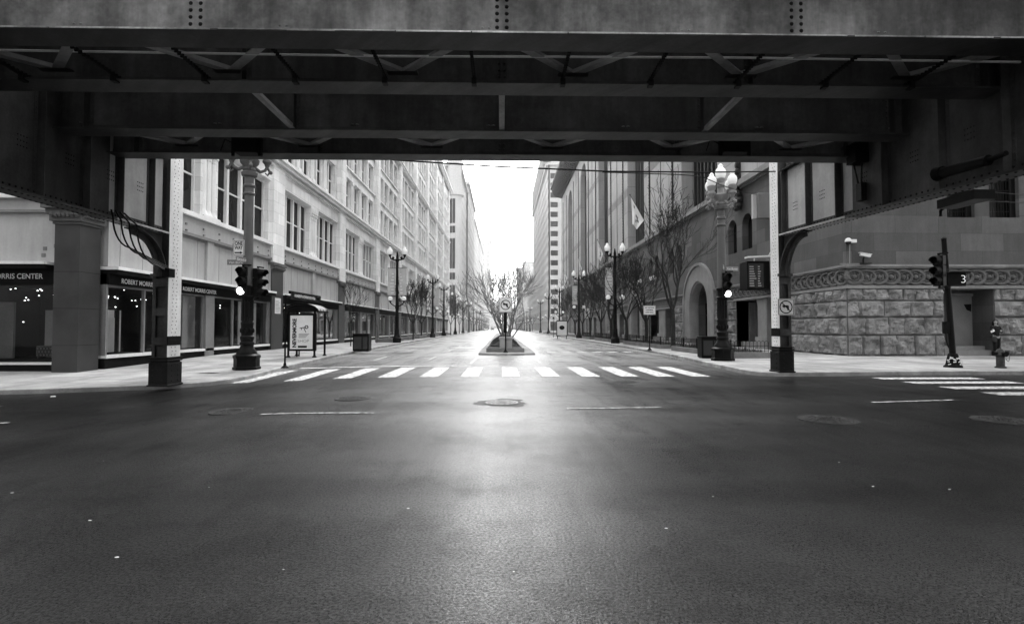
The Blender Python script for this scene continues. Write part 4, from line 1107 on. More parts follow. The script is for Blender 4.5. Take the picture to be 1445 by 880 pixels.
tower('distant_domed_block', 'faint pale block with arched top far down the left side', -46, -20, 480, 560, 80, 4.4, 5, 'far2', 'glassF2', side=-1, detail=False)
tower('distant_slab_tower', 'very faint plain slab tower rising behind the distant left blocks', -42, -14, 640, 670, 108, 5, 6, 'far2', 'glassF2', side=-1, wf=.3, detail=False)
# right
t3 = tower('white_grid_office_tower', 'white gridded office tower with wide square windows beyond the library', 17.4, 60, 194, 286, 62.7, 3.62, 4.3, 'far1', 'glassM', side=1, wf=.66, wh=.58)
b = MB(); b.box(19.5, 60, 200, 280, 62, 68)
for k in range(9): b.box(17.0, 19.6, 214+k*8, 214.6+k*8+3, 63+.0*k, 63.6); b.box(16.6, 19.6, 214, 286, 62.9+k*.0, 63.3)
for k in range(8): b.box(16.2, 19.6, 205, 282, 63.8+k*1.25, 64.1+k*1.25)
b.build('rooftop_louvres', 'far1', t3)
tower('grey_banded_block', 'grey banded mid rise block beyond the white tower on the right', 17.6, 60, 290, 360, 30, 3.8, 4, 'far3', 'glassF', side=1, detail=False)
tower('slim_dark_tower', 'slim grey tower far down the right side of the street', 14.5, 24, 480, 500, 56, 4, 4, 'far3', 'glassF', side=1, detail=False)
tower('far_pale_slab', 'faint pale slab behind the slim grey tower on the right', 24, 50, 560, 600, 72, 5, 6, 'far2', 'glassF2', side=1, detail=False)
tower('end_of_street_block', 'faint pale block closing the far end on the right', 19, 60, 368, 470, 26, 4, 5, 'far2', 'glassF2', side=1, detail=False)

# unseen near-side blocks behind the viewpoint, added to narrow the sky light
tower('unseen_left_block', 'unseen grey office block added at the near left corner behind the viewpoint', -60, -17, -62, -9, 48, 4.0, 4.5, 'far3', 'glassM', side=-1, detail=False)
tower('unseen_right_block', 'unseen grey office block added at the near right corner behind the viewpoint', 18, 60, -62, -9, 55, 4.0, 4.5, 'far3', 'glassM', side=1, detail=False)

tower('street_end_block', 'faint hazy block closing the street at the vanishing point, left half', -40, -2, 900, 940, 44, 5, 6, 'far1', 'glassF2', side=-1, detail=False)
tower('street_end_block', 'faint lower hazy block closing the street at the vanishing point, right half', 0, 40, 910, 950, 34, 5, 6, 'far1', 'glassF2', side=1, detail=False)
m = bpy.data.materials.new('street_haze'); m.use_nodes = True; nn = m.node_tree.nodes; ll = m.node_tree.links; nn.remove(nn['Principled BSDF'])
vs = nn.new('ShaderNodeVolumeScatter'); vs.inputs['Density'].default_value = HAZE; vs.inputs['Color'].default_value = (1, 1, 1, 1); ll.new(vs.outputs[0], nn['Material Output'].inputs['Volume'])
hz = MB().box(-70, 70, 45, 1100, -.3, 120).build('haze', m); struct(hz, 'pale haze lying down the street', 'haze'); hz['kind'] = 'stuff'
# ------------------------------------------------------------------ street lamps
def acorn(b, c, s=1.0):
    b.lathe(c, [(.10*s, 0), (.20*s, .06*s), (.24*s, .2*s), (.245*s, .34*s), (.20*s, .46*s), (.12*s, .54*s), (.10*s, .57*s), (.13*s, .6*s), (.07*s, .68*s), (.03*s, .72*s)], 14)
def bigpost(px, py, label, heads, tilt=0):
    g = walk(px, py); c = Vector((g.x, g.y, g.z)); t = thing('street_lamp', label, 'street lamp', c, 'large ornamental lamp posts at the crossing'); x, y, z = c
    b = MB(); b.lathe((x, y, z), [(.50, 0), (.50, .10), (.46, .12), (.46, .42), (.49, .46), (.49, .54), (.40, .60)], 8, ph=.5)
    b.lathe((x, y, z), [(.38, .6), (.36, .68), (.27, .8), (.23, .92), (.26, .96), (.26, 1.02), (.22, 1.08), (.25, 1.2), (.25, 1.26), (.20, 1.32)], 20); b.build('base', 'black', t, smooth=True)
    b = MB(); b.lathe((x, y, z), [(.20, 1.3), (.215, 1.4), (.22, 1.7), (.23, 1.74), (.23, 1.8), (.205, 1.84), (.20, 2.7), (.24, 2.76), (.24, 2.82), (.215, 2.85), (.215, 3.1), (.25, 3.14), (.25, 3.22), (.2, 3.25)], 20)
    for k in range(12): a = k*math.pi/6; b.tube([(x+.2*math.cos(a), y+.2*math.sin(a), z+1.88), (x+.195*math.cos(a), y+.195*math.sin(a), z+2.68)], .022, 4)
    for k in range(10): a = k*math.pi/5; b.sphere((x+.22*math.cos(a), y+.22*math.sin(a), z+1.5), .05, 6, 4, (1, 1, 2))
    b.build('fluted_column', 'black', t, smooth=True)
    H = 7.75 if heads == 'hid' else 7.0
    b = MB(); b.lathe((x, y, z), [(.185, 3.2), (.165, H-1.0), (.21, H-.98), (.22, H-.92), (.17, H-.88), (.165, H-.7), (.21, H-.66), (.21, H-.6), (.17, H-.55), (.17, H-.3), (.28, H-.24), (.30, H-.12), (.22, H-.06)], 20); b.build('shaft', 'postgrey', t, smooth=True)
    b = MB(); b.lathe((x, y, z+H), [(.2, -.08), (.25, 0), (.2, .1), (.33, .25), (.36, .4), (.2, .46), (.14, .55), (.12, .8)], 14)
    for k in range(4):
        a = k*math.pi/2+.5; d = Vector((math.cos(a), math.sin(a), 0)); p = c+Vector((0, 0, H))
        b.tube([p+d*.2+Vector((0,0,.1)), p+d*.38+Vector((0,0,-.02)), p+d*.55+Vector((0,0,.06)), p+d*.62+Vector((0,0,.22)), p+d*.55+Vector((0,0,.30))], [.07, .065, .06, .05, .04], 7)
        b.tube([p+d*.62+Vector((0,0,.2)), p+d*.72+Vector((0,0,.02)), p+d*.64+Vector((0,0,-.12)), p+d*.56+Vector((0,0,-.04))], [.05, .05, .04, .03], 6)
        b.lathe(p+d*.62, [(.07, .2), (.10, .3), (.17, .38), (.17, .46), (.13, .5), (.17, .6), (.19, .72), (.14, .76)], 12)
        b.sphere(p+d*.75+Vector((0,0,.0)), .08, 7, 5)
    b.lathe(c+Vector((0,0,H)), [(.12, .7), (.17, .8), (.17, .9), (.13, .95), (.19, 1.08), (.2, 1.14), (.14, 1.18)], 12)
    b.build('arm_cluster', 'postgrey' if heads == 'hid' else 'grey', t, smooth=True)
    for k in range(4):
        a = k*math.pi/2+.5; d = Vector((math.cos(a), math.sin(a), 0)); b = MB(); acorn(b, c+Vector((0,0,H+.74))+d*.60, .84); b.build('globe', 'globe', t, smooth=True, ang=60)
    b = MB(); acorn(b, c+Vector((0,0,H+1.16)), .95); b.build('globe', 'globe', t, smooth=True, ang=60)
    return c
LL = bigpost(348, 521, 'ornate grey lamp post with dark fluted base on the left corner pavement', 'hid')
RLm = bigpost(1020, 508.5, 'ornate grey five globe lamp post beside the litter bin on the right corner', 'on')

# ------------------------------------------------------------------ traffic signals
def signal(c, yaw, lit, label, group='traffic signals', par=None):
    """three section head; face looks along local -y; c is the centre"""
    t = thing('traffic_signal', label, 'traffic signal', c, group, yaw); L = dict(local=True)
    b = MB()
    for k in range(3):
        z = .38*(1-k); b.box(-.17, .17, -.02, .2, z-.18, z+.18)
    b.box(-.14, .14, 0, .18, -.56, .56); b.build('housing', 'black', t, bevel=.015, **L)
    b = MB(); b.box(-.04, .30, .05, .10, .60, .65); b.box(-.04, .30, .05, .10, -.65, -.6); b.box(-.03, .03, .05, .1, .55, .65); b.box(-.03, .03, .05, .1, -.65, -.55); b.build('bracket', 'black2', t, **L)
    for k in range(3):
        z = .38*(1-k); v = MB(); n = 16
        a0, a1 = -.25*math.pi, 1.25*math.pi
        ps = []
        for i in range(n+1):
            a = a0+(a1-a0)*i/n; ps.append((.155*math.cos(a), .155*math.sin(a)))
        for (p, q) in zip(ps, ps[1:]):
            dp = -.30 if p[1] > -.02 else -.2
            v.quad((p[0], -.02, z+p[1]), (q[0], -.02, z+q[1]), (q[0]*.97, -.30 if q[1] > -.02 else -.18, z+q[1]*.97-.02), (p[0]*.97, dp if p[1] > -.02 else -.18, z+p[1]*.97-.02))
        v.build('visor', 'black2', t, recalc=False, **L)
        l_ = MB(); l_.lathe((0, -.02-(.12 if k == lit else 0), z), [(.145, 0), (.12, .02), (.06, .035), (.001, .04)], 18, Matrix.Rotation(R(90), 3, 'X')); l_.build('lens', 'lit' if k == lit else 'lens', t, smooth=True, **L)
    return t
p = atY(341, 396.5, LL.y-.25); signal((p.x+.02, LL.y-.25, p.z), R(4), 2, 'black traffic signal facing the camera with its bottom light lit, left lamp post')
p = atY(363, 398, LL.y); signal((LL.x+.45, LL.y, p.z-.03), R(75), 9, 'black traffic signal turned side-on to the right of the left lamp post')
p = atY(1024.5, 402.5, RLm.y-.3); signal((p.x+.03, RLm.y-.3, p.z), R(-5), 2, 'black traffic signal with its bottom light lit on the right corner lamp post')
for (L_, s_) in ((LL, -1), (RLm, 1)):
    b = MB(); b.box(L_.x-.1, L_.x+.14, L_.y-.2, L_.y-.1, 2.0, 2.6); b.build
    tag(b.build('control_box', 'black', bevel=.02), 'small black box strapped to the fluted %s lamp post' % ('left' if s_ < 0 else 'right'), 'control box')
# standing signal pole on the right
g = walk(1345, 518); c = g
t = thing('signal_pole', 'slim black leaning signal pole with stickered flared base at the right kerb', 'signal pole', c)
top = atY(1332, 337, c.y)
b = MB(); b.tube([(c.x, c.y, c.z+.4), top], [.105, .085], 14); b.tube([top, top+Vector((0, 0, .06))], [.12, .06], 14); b.build('pole', 'black', t, smooth=True)
b = MB(); b.lathe(c, [(.30, 0), (.30, .05), (.24, .10), (.17, .42), (.15, .5), (.11, .52)], 8, ph=.5); o = b.build('base', 'black2', t)
b = MB(); rng = random.Random(5)
for k in range(26):
    a = rng.uniform(math.pi*1.05, math.pi*1.9); z = rng.uniform(.12, .42); r_ = .275-(z-.1)*.31+.012; p = Vector((c.x+r_*math.cos(a), c.y+r_*math.sin(a), c.z+z)); b.obox(p, (.02+.03*rng.random(), .004, .012+.02*rng.random()), Matrix.Rotation(a+math.pi/2, 3, 'Z') @ Matrix.Rotation(rng.uniform(-.5, .5), 3, 'Y'))
b.build('sticker', 'offw', o)
def onpole(z): return Vector((c.x, c.y, c.z)).lerp(top, (z-c.z)/(top.z-c.z))
q = onpole(atY(1338, 462, c.y).z); b = MB(); b.box(q.x-.24, q.x-.1, q.y-.1, q.y+.08, q.z-.22, q.z+.22); b.tube([(q.x-.17, q.y, q.z-.2), (q.x-.16, q.y, q.z-.5), (q.x-.08, q.y, q.z-.75)], .02, 6); b.build('push_button_box', 'black', t)
p = atY(1322, 382, c.y-.15)
signal((p.x, c.y-.2, p.z), R(-68), 9, 'unlit black traffic signal angled left on the slim right pole')
p = atY(1351, 393.5, c.y-.1)
t = thing('countdown_signal', 'black pedestrian countdown box showing a lit 3 on the slim right pole', 'pedestrian signal', (p.x, c.y-.1, p.z))
b = MB(); b.box(p.x-.42, p.x+.30, c.y-.15, c.y+.12, p.z-.26, p.z+.26); b.build('housing', 'black', t, bevel=.02)
b = MB(); b.box(p.x-.35, p.x+.33, c.y-.42, c.y-.15, p.z+.22, p.z+.25); b.build('hood', 'black2', t)
tt = text('3', (p.x+.08, c.y-.158, p.z-.15), (1, 0, 0), (0, 0, 1), .42, 'digit', t, bold=-.008, width=.17)

# ------------------------------------------------------------------ signs
def plate(pc, w_, h_, name, label, cat, body=None, group=None, n=(0,-1,0), post=None, m='white', lines=None, back='grey', tsize=None):
    N = Vector(n).normalized(); U = Vector((-N.y, N.x, 0)); pc = Vector(pc); t = thing(name, label, cat, pc, group)
    M_ = Matrix((U, N, Vector((0,0,1)))).transposed()
    b = MB(); b.obox(pc, (w_/2, .006, h_/2), M_); b.build('plate', m, t)
    b = MB(); q = pc+N*.0065
    for (du, dv, hw, hh) in ((0, h_/2-.025, w_/2-.02, .008), (0, -h_/2+.025, w_/2-.02, .008), (w_/2-.025, 0, .008, h_/2-.025), (-w_/2+.025, 0, .008, h_/2-.025)):
        b.obox(q+U*du+Vector((0,0,dv)), (hw, .002, hh), M_)
    b.build('border', 'black2' if m == 'white' else 'white', t)
    if lines:
        for (s_, du, dv, sz, wd) in lines: text(s_, pc+N*.008+U*du+Vector((0,0,dv)), U, (0,0,1), sz, 'black2' if m == 'white' else 'white', t, width=wd, bold=.006)
    if post:
        b = MB(); z0, r_ = post; b.tube([(pc.x-N.x*.05, pc.y-N.y*.05, z0), (pc.x-N.x*.05, pc.y-N.y*.05, pc.z+h_/2)], r_, 8); b.lathe((pc.x-N.x*.05, pc.y-N.y*.05, z0), [(.16, 0), (.16, .03), (.07, .12), (r_*1.2, .2)], 10); b.build('post', 'black', t, smooth=True)
    return t, U, N
p = atY(337, 349.5, LL.y-.15)
t, U, N = plate(p, .42, .60, 'one_way_sign', 'white ONE WAY sign with right arrow on the left lamp post', 'road sign', lines=[('ONE', -.15, .10, .2, .30), ('WAY', -.155, -.07, .2, .31)])
b = MB()
for pts in ([(-.15, -.215), (.06, -.215), (.06, -.245), (.16, -.19), (.06, -.135), (.06, -.165), (-.15, -.165)],):
    b.face([b.P(p+U*x+Vector((0,0,z))+N*.009) for x, z in pts])
b.build('arrow', 'black2', t)
def street_sign(p, w_, ang, body, label):
    d = Vector((math.cos(ang), math.sin(ang), 0)); n_ = Vector((d.y, -d.x, 0)); t = thing('street_name_sign', label, 'street sign', p, 'street name signs'); M_ = Matrix((d, n_, Vector((0,0,1)))).transposed()
    b = MB(); b.obox(p, (w_/2, .008, .10), M_); b.build('plate', 'paneltrim', t); text(body, Vector(p)-d*w_*.42+Vector((0,0,-.05)), d, (0,0,1), .14, 'white', t, width=w_*.84, ext=.012); 
street_sign(atY(334, 370, LL.y-.1), .72, 0, 'Van Buren', 'long dark street name plate on the left lamp post')
street_sign(atY(341, 366, LL.y-.35), .5, R(65), 'State', 'short dark street name plate turned toward the left lamp post')
street_sign(atY(1033, 379, RLm.y-.1), .62, R(10), 'Van Buren', 'long thin street name plate on the right lamp post')
street_sign(atY(1021, 377, RLm.y-.4), .42, R(60), 'State', 'short street name plate above the right traffic signal')
def noleft(p, w_, h_, label, n=(0,-1,0), post=None, slash=True, stretch=1):
    t, U, N = plate(p, w_, h_, 'no_left_turn_sign', label, 'road sign', n=n, post=post); p = Vector(p); r_ = min(w_, h_)*.40; b = MB()
    k = 28
    for i in range(k):
        a0 = 2*math.pi*i/k; a1 = 2*math.pi*(i+1)/k; f = lambda a, q: p+N*.009+U*(q*math.cos(a))+Vector((0,0,q*math.sin(a)))
        b.quad(f(a0, r_), f(a1, r_), f(a1, r_*.84), f(a0, r_*.84))
    if slash: b.bar(p+N*.011+U*(-r_*.64)+Vector((0,0,r_*.64)), p+N*.011+U*(r_*.64)+Vector((0,0,-r_*.64)), r_*.13, .003, N) if False else b.quad(*[p+N*.012+U*(x*r_)+Vector((0,0,z*r_)) for x, z in ((-.68, .58), (-.58, .68), (.68, -.58), (.58, -.68))])
    b.build('ring', 'black2', t)
    b = MB()
    for pts in ([(-.62, .12), (-.22, .46), (-.22, .26), (.22, .26), (.22, -.02), (-.22, -.02), (-.22, -.2)], [(.2, .26), (.42, .2), (.46, -.5), (.18, -.5), (.18, .0)]):
        b.face([b.P(p+N*.0105+U*(x*r_)+Vector((0,0,z*r_))) for x, z in pts])
    b.build('arrow', 'black2', t)
p = atY(1109, 433, 16.98); noleft(p, .54, .54, 'square no left turn sign strapped to the right railway column')
p = atY(713.5, 430, 30.9); noleft(p, .74, .86, 'no left turn sign on a thin post at the nose of the planted median', post=(.13, .035))
# black signboard hung under the median sign
q = Vector((p.x-.02, p.y+.05, p.z-.9)); b = MB(); b.box(q.x-.10, q.x+.10, q.y-.03, q.y+.03, q.z-.75, q.z+.45); tag(b.build('sign_back', 'black', bevel=.01), 'narrow black panel below the median turn sign', 'sign panel')
# small signs along the right pavement
p = walk(917, 494); z = atY(915, 437.5, p.y).z
plate((p.x, p.y, z), .78, .58, 'parking_sign', 'white text sign on a low post among the bare trees on the right', 'road sign', post=(SW, .03), lines=[('NO PARKING', -.3, .13, .1, .6), ('LOADING', -.26, -.02, .1, .5), ('ZONE ONLY', -.28, -.17, .1, .56)])
p = walk(828.5, 476); z = atY(828, 442, p.y).z
plate((p.x, p.y, z), .75, 1.5, 'parking_sign', 'tall white parking sign with a round symbol farther along the right kerb', 'road sign', post=(SW, .05), lines=[('P', -.2, -.1, .6, .4), ('2 HR', -.25, -.5, .2, .5)])
p = walk(788, 472.0); z = atY(781, 448, 78).z
t = thing('direction_sign', 'small white house shaped sign far along the right pavement', 'road sign', (atY(781, 448, 78).x, 78, z))
b = MB(); q = atY(781, 448, 78); b.face([b.P((q.x+x, 78, q.z+zz)) for x, zz in ((-.35, -.4), (.35, -.4), (.35, .1), (0, .45), (-.35, .1))]); b.build('plate', 'white', t)
b = MB(); b.box(q.x-.12, q.x+.12, 77.97, 77.98, q.z-.2, q.z+.08); b.build('symbol', 'black2', t); b = MB(); b.tube([(q.x, 78.03, SW), (q.x, 78.03, q.z-.35)], .04, 6); b.build('post', 'black', t)
def adpanel(q, w_, h_, label):
    t = thing('advert_panel', label, 'advert panel', (q.x, q.y, SW)); b = MB(); b.box(q.x-w_/2-.08, q.x+w_/2+.08, q.y, q.y+.2, .5, .6+h_+.15); b.box(q.x-w_/2, q.x-w_/2+.1, q.y+.05, q.y+.15, SW, .5); b.box(q.x+w_/2-.1, q.x+w_/2, q.y+.05, q.y+.15, SW, .5); b.build('frame', 'black', t)
    b = MB(); b.box(q.x-w_/2, q.x+w_/2, q.y-.01, q.y+.0, .6, .6+h_); b.build('poster', 'white', t)
    b = MB(); b.sphere((q.x, q.y-.02, .6+h_*.55), w_*.28, 10, 6, (1, .05, .8)); b.build('print', 'black2', t)
adpanel(atY(793, 466, 68), 1.25, 1.8, 'white advert panel in a black frame far along the right pavement')

# ------------------------------------------------------------------ two-tier lamp posts along the street
def lamp_proto(loc, label, ban=True):
    t = thing('twin_globe_lamp', label, 'street lamp', loc, 'twin globe lamp posts along the pavements'); L = dict(local=True)
    b = MB(); b.lathe((0,0,0), [(.42, 0), (.42, .45), (.36, .5), (.28, .7), (.22, .9), (.22, 1.3), (.16, 1.4)], 10); b.build('base', 'black', t, smooth=True, **L)
    b = MB(); b.lathe((0,0,0), [(.17, 1.3), (.15, 3.3), (.2, 3.35), (.2, 3.5), (.15, 3.6), (.13, 7.9), (.18, 7.95), (.18, 8.1), (.13, 8.2), (.13, 8.4), (.03, 8.9)], 10); b.build('shaft', 'black', t, smooth=True, **L)
    b = MB()
    for s in (-1, 1):
        b.tube([(0, 0, 8.15), (s*.3, 0, 8.1), (s*.62, 0, 8.2), (s*.72, 0, 8.45)], .07, 6); b.tube([(s*.72, 0, 8.4), (s*.72, 0, 8.62)], [.09, .17], 8); b.sphere((s*.4, 0, 8.3), .13, 6, 5)
        b.tube([(0, 0, 3.55), (s*.3, 0, 3.6), (s*.62, 0, 3.85), (s*.66, 0, 4.0)], .055, 6); b.tube([(s*.66, 0, 3.95), (s*.66, 0, 4.1)], [.08, .14], 8)
    b.tube([(0, -.3, 8.2), (0, 0, 8.1), (0, .3, 8.2)], .05, 6); b.build('arms', 'black', t, smooth=True, **L)
    for s in (-1, 1):
        b = MB(); acorn(b, (s*.72, 0, 8.6), 1.1); b.build('globe', 'globe', t, smooth=True, ang=60, **L)
        b = MB(); b.sphere((s*.66, 0, 4.3), .23, 12, 8); b.build('globe', 'globe', t, smooth=True, ang=60, **L)
    return t
# left side: (px of post) -> distance along the kerb
LXL = -10.25
left_y = [51.5, 78, 93, 116, 139, 163]
lpos = {'l': [(LXL, y) for y in left_y], 'r': [(10.6, 48.8), (10.7, 72.5), (10.7, 97), (10.8, 121), (10.8, 146)]}
pr = None
names_l = ['nearest twin globe lamp post on the left pavement, with two banners', 'second twin globe lamp post on the left, beyond the pair of bare trees', 'third twin globe lamp post along the left pavement', 'fourth twin globe lamp post along the left pavement', 'fifth twin globe lamp post along the left pavement', 'sixth twin globe lamp post on the left near the next crossing']
names_r = ['nearest twin globe lamp post on the right pavement among bare trees', 'second twin globe lamp post on the right before the low advert panel', 'third twin globe lamp post along the right pavement', 'fourth twin globe lamp post along the right pavement', 'fifth twin globe lamp post on the right near the next crossing']
for (pos, nm) in ((lpos['l'], names_l), (lpos['r'], names_r)):
    for (x, y), lab in zip(pos, nm):
        if pr is None: pr = lamp_proto((x, y, SW), lab)
        else: dup(pr, (x, y, SW), 0, lab)
far = 0
for y in range(200, 460, 26):
    for s in (-1, 1):
        far += 1; o = dup(pr, (s*10.8, y, SW), 0, 'distant twin globe lamp post beyond the next crossing on the %s, row number %d from the crossing' % ('left' if s < 0 else 'right', (y-200)//26+1), 'distant lamp posts')
        o['label'] = 'distant twin globe lamp post beyond the next crossing, %s side' % ('left' if s < 0 else 'right'); o['group'] = 'distant lamp posts on the %s' % ('left' if s < 0 else 'right')
def banner(x, y, side, lab, z0=4.75, z1=7.4, w_=.72, wavy=0):
    t = thing('banner', lab, 'banner', (x, y, z0), 'banners hung from lamp posts'); b = MB(); s = side
    b.box(min(x+s*.14, x+s*(.2+w_)), max(x+s*.14, x+s*(.2+w_)), y-.02, y+.02, z1, z1+.04); b.box(min(x+s*.14, x+s*(.2+w_)), max(x+s*.14, x+s*(.2+w_)), y-.02, y+.02, z0-.04, z0); b.build('rod', 'black', t)
    b = MB(); n = 8; 
    for i in range(n):
        za = z0+(z1-z0)*i/n; zc = z0+(z1-z0)*(i+1)/n; oa = .03*math.sin(i*1.1); oc = .03*math.sin((i+1)*1.1)
        b.quad((x+s*.2, y+oa, za), (x+s*(.2+w_), y-oa, za), (x+s*(.2+w_), y-oc, zc), (x+s*.2, y+oc, zc))
    b.k = 1; rng = random.Random(int(y*10+s))
    for k in range(7): 
        a = z0+.2+(z1-z0-.5)*k/7; b.box(min(x+s*(.3), x+s*(.3+rng.uniform(.2, .5))), max(x+s*.3, x+s*(.3+.3*rng.random())), y-.045, y-.042, a, a+.1)
    b.build('cloth', ['banner', 'white'], t)
banner(LXL, 51.5, -1, 'grey banner on the left side of the nearest left lamp post'); banner(LXL, 51.5, 1, 'grey banner on the right side of the nearest left lamp post')
banner(LXL, 78, 1, 'pale banner on the second left lamp post'); banner(10.6, 48.8, -1, 'pale printed banner on the nearest right lamp post', 4.6, 7.2)
banner(10.7, 72.5, -1, 'pale banner on the second right lamp post')

# ------------------------------------------------------------------ bus shelter, bin, post on the left
X0, X1, Y0, Y1 = -10.15, -8.85, 25.0, 27.9
p0 = walk(411, 503); p1 = walk(445, 504); X0, X1 = p0.x, p1.x; Y0 = p1.y; Y1 = walk(472, 501.5).y+.0; zs = gz(X0, Y0)+SW
t = thing('bus_shelter', 'black bus shelter with a curved glazed roof in front of the pale store', 'bus shelter', (X0, Y0, zs))
b = MB()
for (x, y) in ((X0+.05, Y0), (X1-.05, Y0), (X0, Y1), (X1+.05, Y1)): b.tube([(x, y, zs), (x, y, zs+2.35)], .055, 8); b.lathe((x, y, zs), [(.12, 0), (.12, .03), (.06, .1)], 8)
b.build('frame', 'black', t)
b = MB(); n = 10; W = X1-X0; R_ = []
for i in range(n+1):
    a = math.pi*(i/n); R_.append((X0-.15+(W+.3)*(1-math.cos(a))/2, zs+2.3+.38*math.sin(a)))
for (a, c_) in zip(R_, R_[1:]): b.bar((a[0], Y0-.15, a[1]), (a[0], Y0-.05, a[1]), .06, .06); b.bar((a[0], Y0-.12, a[1]), (c_[0], Y0-.12, c_[1]), .1, .07); b.bar((a[0], Y1+.1, a[1]), (c_[0], Y1+.1, c_[1]), .1, .07)
k = Y0+.3
while k < Y1:
    for (a, c_) in zip(R_, R_[1:]): b.bar((a[0], k, a[1]), (c_[0], k, c_[1]), .07, .04)
    k += .42
for (x, z) in (R_[0], R_[-1], R_[n//2]): b.bar((x, Y0-.15, z), (x, Y1+.12, z), .09, .09)
b.build('roof_frame', 'black', t)
b = MB(); b.face([b.P((x, Y0-.1, z)) for x, z in R_]); b.build('end_panel', 'black', t)
b = MB()
for (a, c_) in zip(R_, R_[1:]): b.quad((a[0], Y0-.1, a[1]+.03), (c_[0], Y0-.1, c_[1]+.03), (c_[0], Y1+.1, c_[1]+.03), (a[0], Y1+.1, a[1]+.03))
b.build('roof_glazing', 'offd', t)
b = MB(); b.box(X0+.0, X1-.0, Y0-.02, Y0+.18, zs+.32, zs+2.2); b.build('advert_case', 'black', t, bevel=.02)
px0 = X0+.14; px1 = X1-.14; z0 = zs+.42; z1 = zs+2.1; yy = Y0-.024
b = MB(); b.box(px0, px1, yy, Y0-.018, z0, z1); sh = b.build('poster', 'offw', t)
pw = px1-px0; ph = z1-z0
text('NEVERMORE', (px0+pw*.27, yy-.002, z0+.05*ph), (0, 0, 1), (-1, 0, 0), .26, 'black2', sh, width=ph*.86, bold=.012)
text('SHOP', (px0+pw*.34, yy-.002, z0+.20*ph), (1, 0, 0), (0, 0, 1), .2, 'grey', sh, width=pw*.5)
text('WINTER SALE NOW ON', (px0+pw*.36, yy-.002, z0+.30*ph), (1, 0, 0), (0, 0, 1), .07, 'grey', sh, width=pw*.45) if False else None
b = MB()
for k in range(4): b.box(px0+pw*.38, px0+pw*(.7+.05*k), yy-.004, yy-.001, z0+ph*(.34+.035*k), z0+ph*(.352+.035*k))
b.box(px0+pw*.35, px0+pw*.75, yy-.004, yy-.001, z0+.04*ph, z0+.10*ph)
q = (px0+pw*.58, z0+ph*.62)    # little running figure motif
for (a, c_) in (((-.18, 0), (-.05, .03)), ((-.05, .03), (.1, .05)), ((.02, .04), (.08, -.1)), ((.08, -.1), (.14, -.2)), ((-.05, .03), (-.1, -.08))): b.bar((q[0]+a[0], yy-.003, q[1]+a[1]), (q[0]+c_[0], yy-.003, q[1]+c_[1]), .035, .004, (0, -1, 0))
for k in range(7): b.sphere((q[0]+.16+.07*math.cos(k), yy-.003, q[1]+.06+.07*math.sin(k)), .035, 7, 4, (1, .05, 1))
b.build('print', 'black2', sh)
b = MB(); b.quad((X0-.02, Y0+.3, zs+.3), (X0-.02, Y1-.1, zs+.3), (X0-.02, Y1-.1, zs+2.2), (X0-.02, Y0+.3, zs+2.2)); b.build('glass_side', 'glassT', t)
b = MB(); b.box(X0+.1, X0+.5, Y0+.5, Y1-.3, zs+.45, zs+.5); b.box(X0+.25, X0+.3, Y0+.8, Y0+.85, zs, zs+.45); b.box(X0+.25, X0+.3, Y1-.7, Y1-.65, zs, zs+.45); b.build('bench', 'black2', t)
p = walk(402, 519); q = atY(403, 416, p.y)
t = thing('stop_post', 'thin black post standing before the bus shelter', 'post', p); b = MB(); b.tube([p, q], .035, 8); b.lathe(p, [(.16, 0), (.15, .03), (.06, .1), (.05, .2)], 10); b.build('pole', 'black', t, smooth=True)
b = MB()
for z in (.9, 1.6, 2.3): b.box(p.x-.05, p.x+.05, p.y-.05, p.y+.05, z, z+.06)
b.build('clamp', 'black2', t)
def bin_(px, py, label, w_=.98, d=.7, h=1.1, dark='black'):
    p = walk(px, py); x, y, z = p; t = thing('litter_bin', label, 'litter bin', p, 'litter bins')
    b = MB(); b.box(x-w_/2, x+w_/2, y-d/2, y+d/2, z+.04, z+h-.08); b.box(x-w_/2+.04, x+w_/2-.04, y-d/2+.04, y+d/2-.04, z, z+.04); b.build('body', dark, t, bevel=.02)
    b = MB(); b.box(x-w_/2-.02, x+w_/2+.02, y-d/2-.02, y+d/2+.02, z+h-.08, z+h); b.build('lid', 'black2', t, bevel=.02)
    b = MB(); b.box(x-.03+.15, x+w_/2-.08, y-d/2-.006, y-d/2, z+.15, z+h-.2); b.box(x-w_/2+.08, x+.05, y-d/2-.006, y-d/2, z+.15, z+h-.2); b.build('door', 'cardark', t)
bin_(511, 495.5, 'square black twin litter bin on the left pavement beside a young tree')
bin_(1001, 505, 'dark litter bin beside the right corner lamp post and planter fence', .95, .6, 1.05)

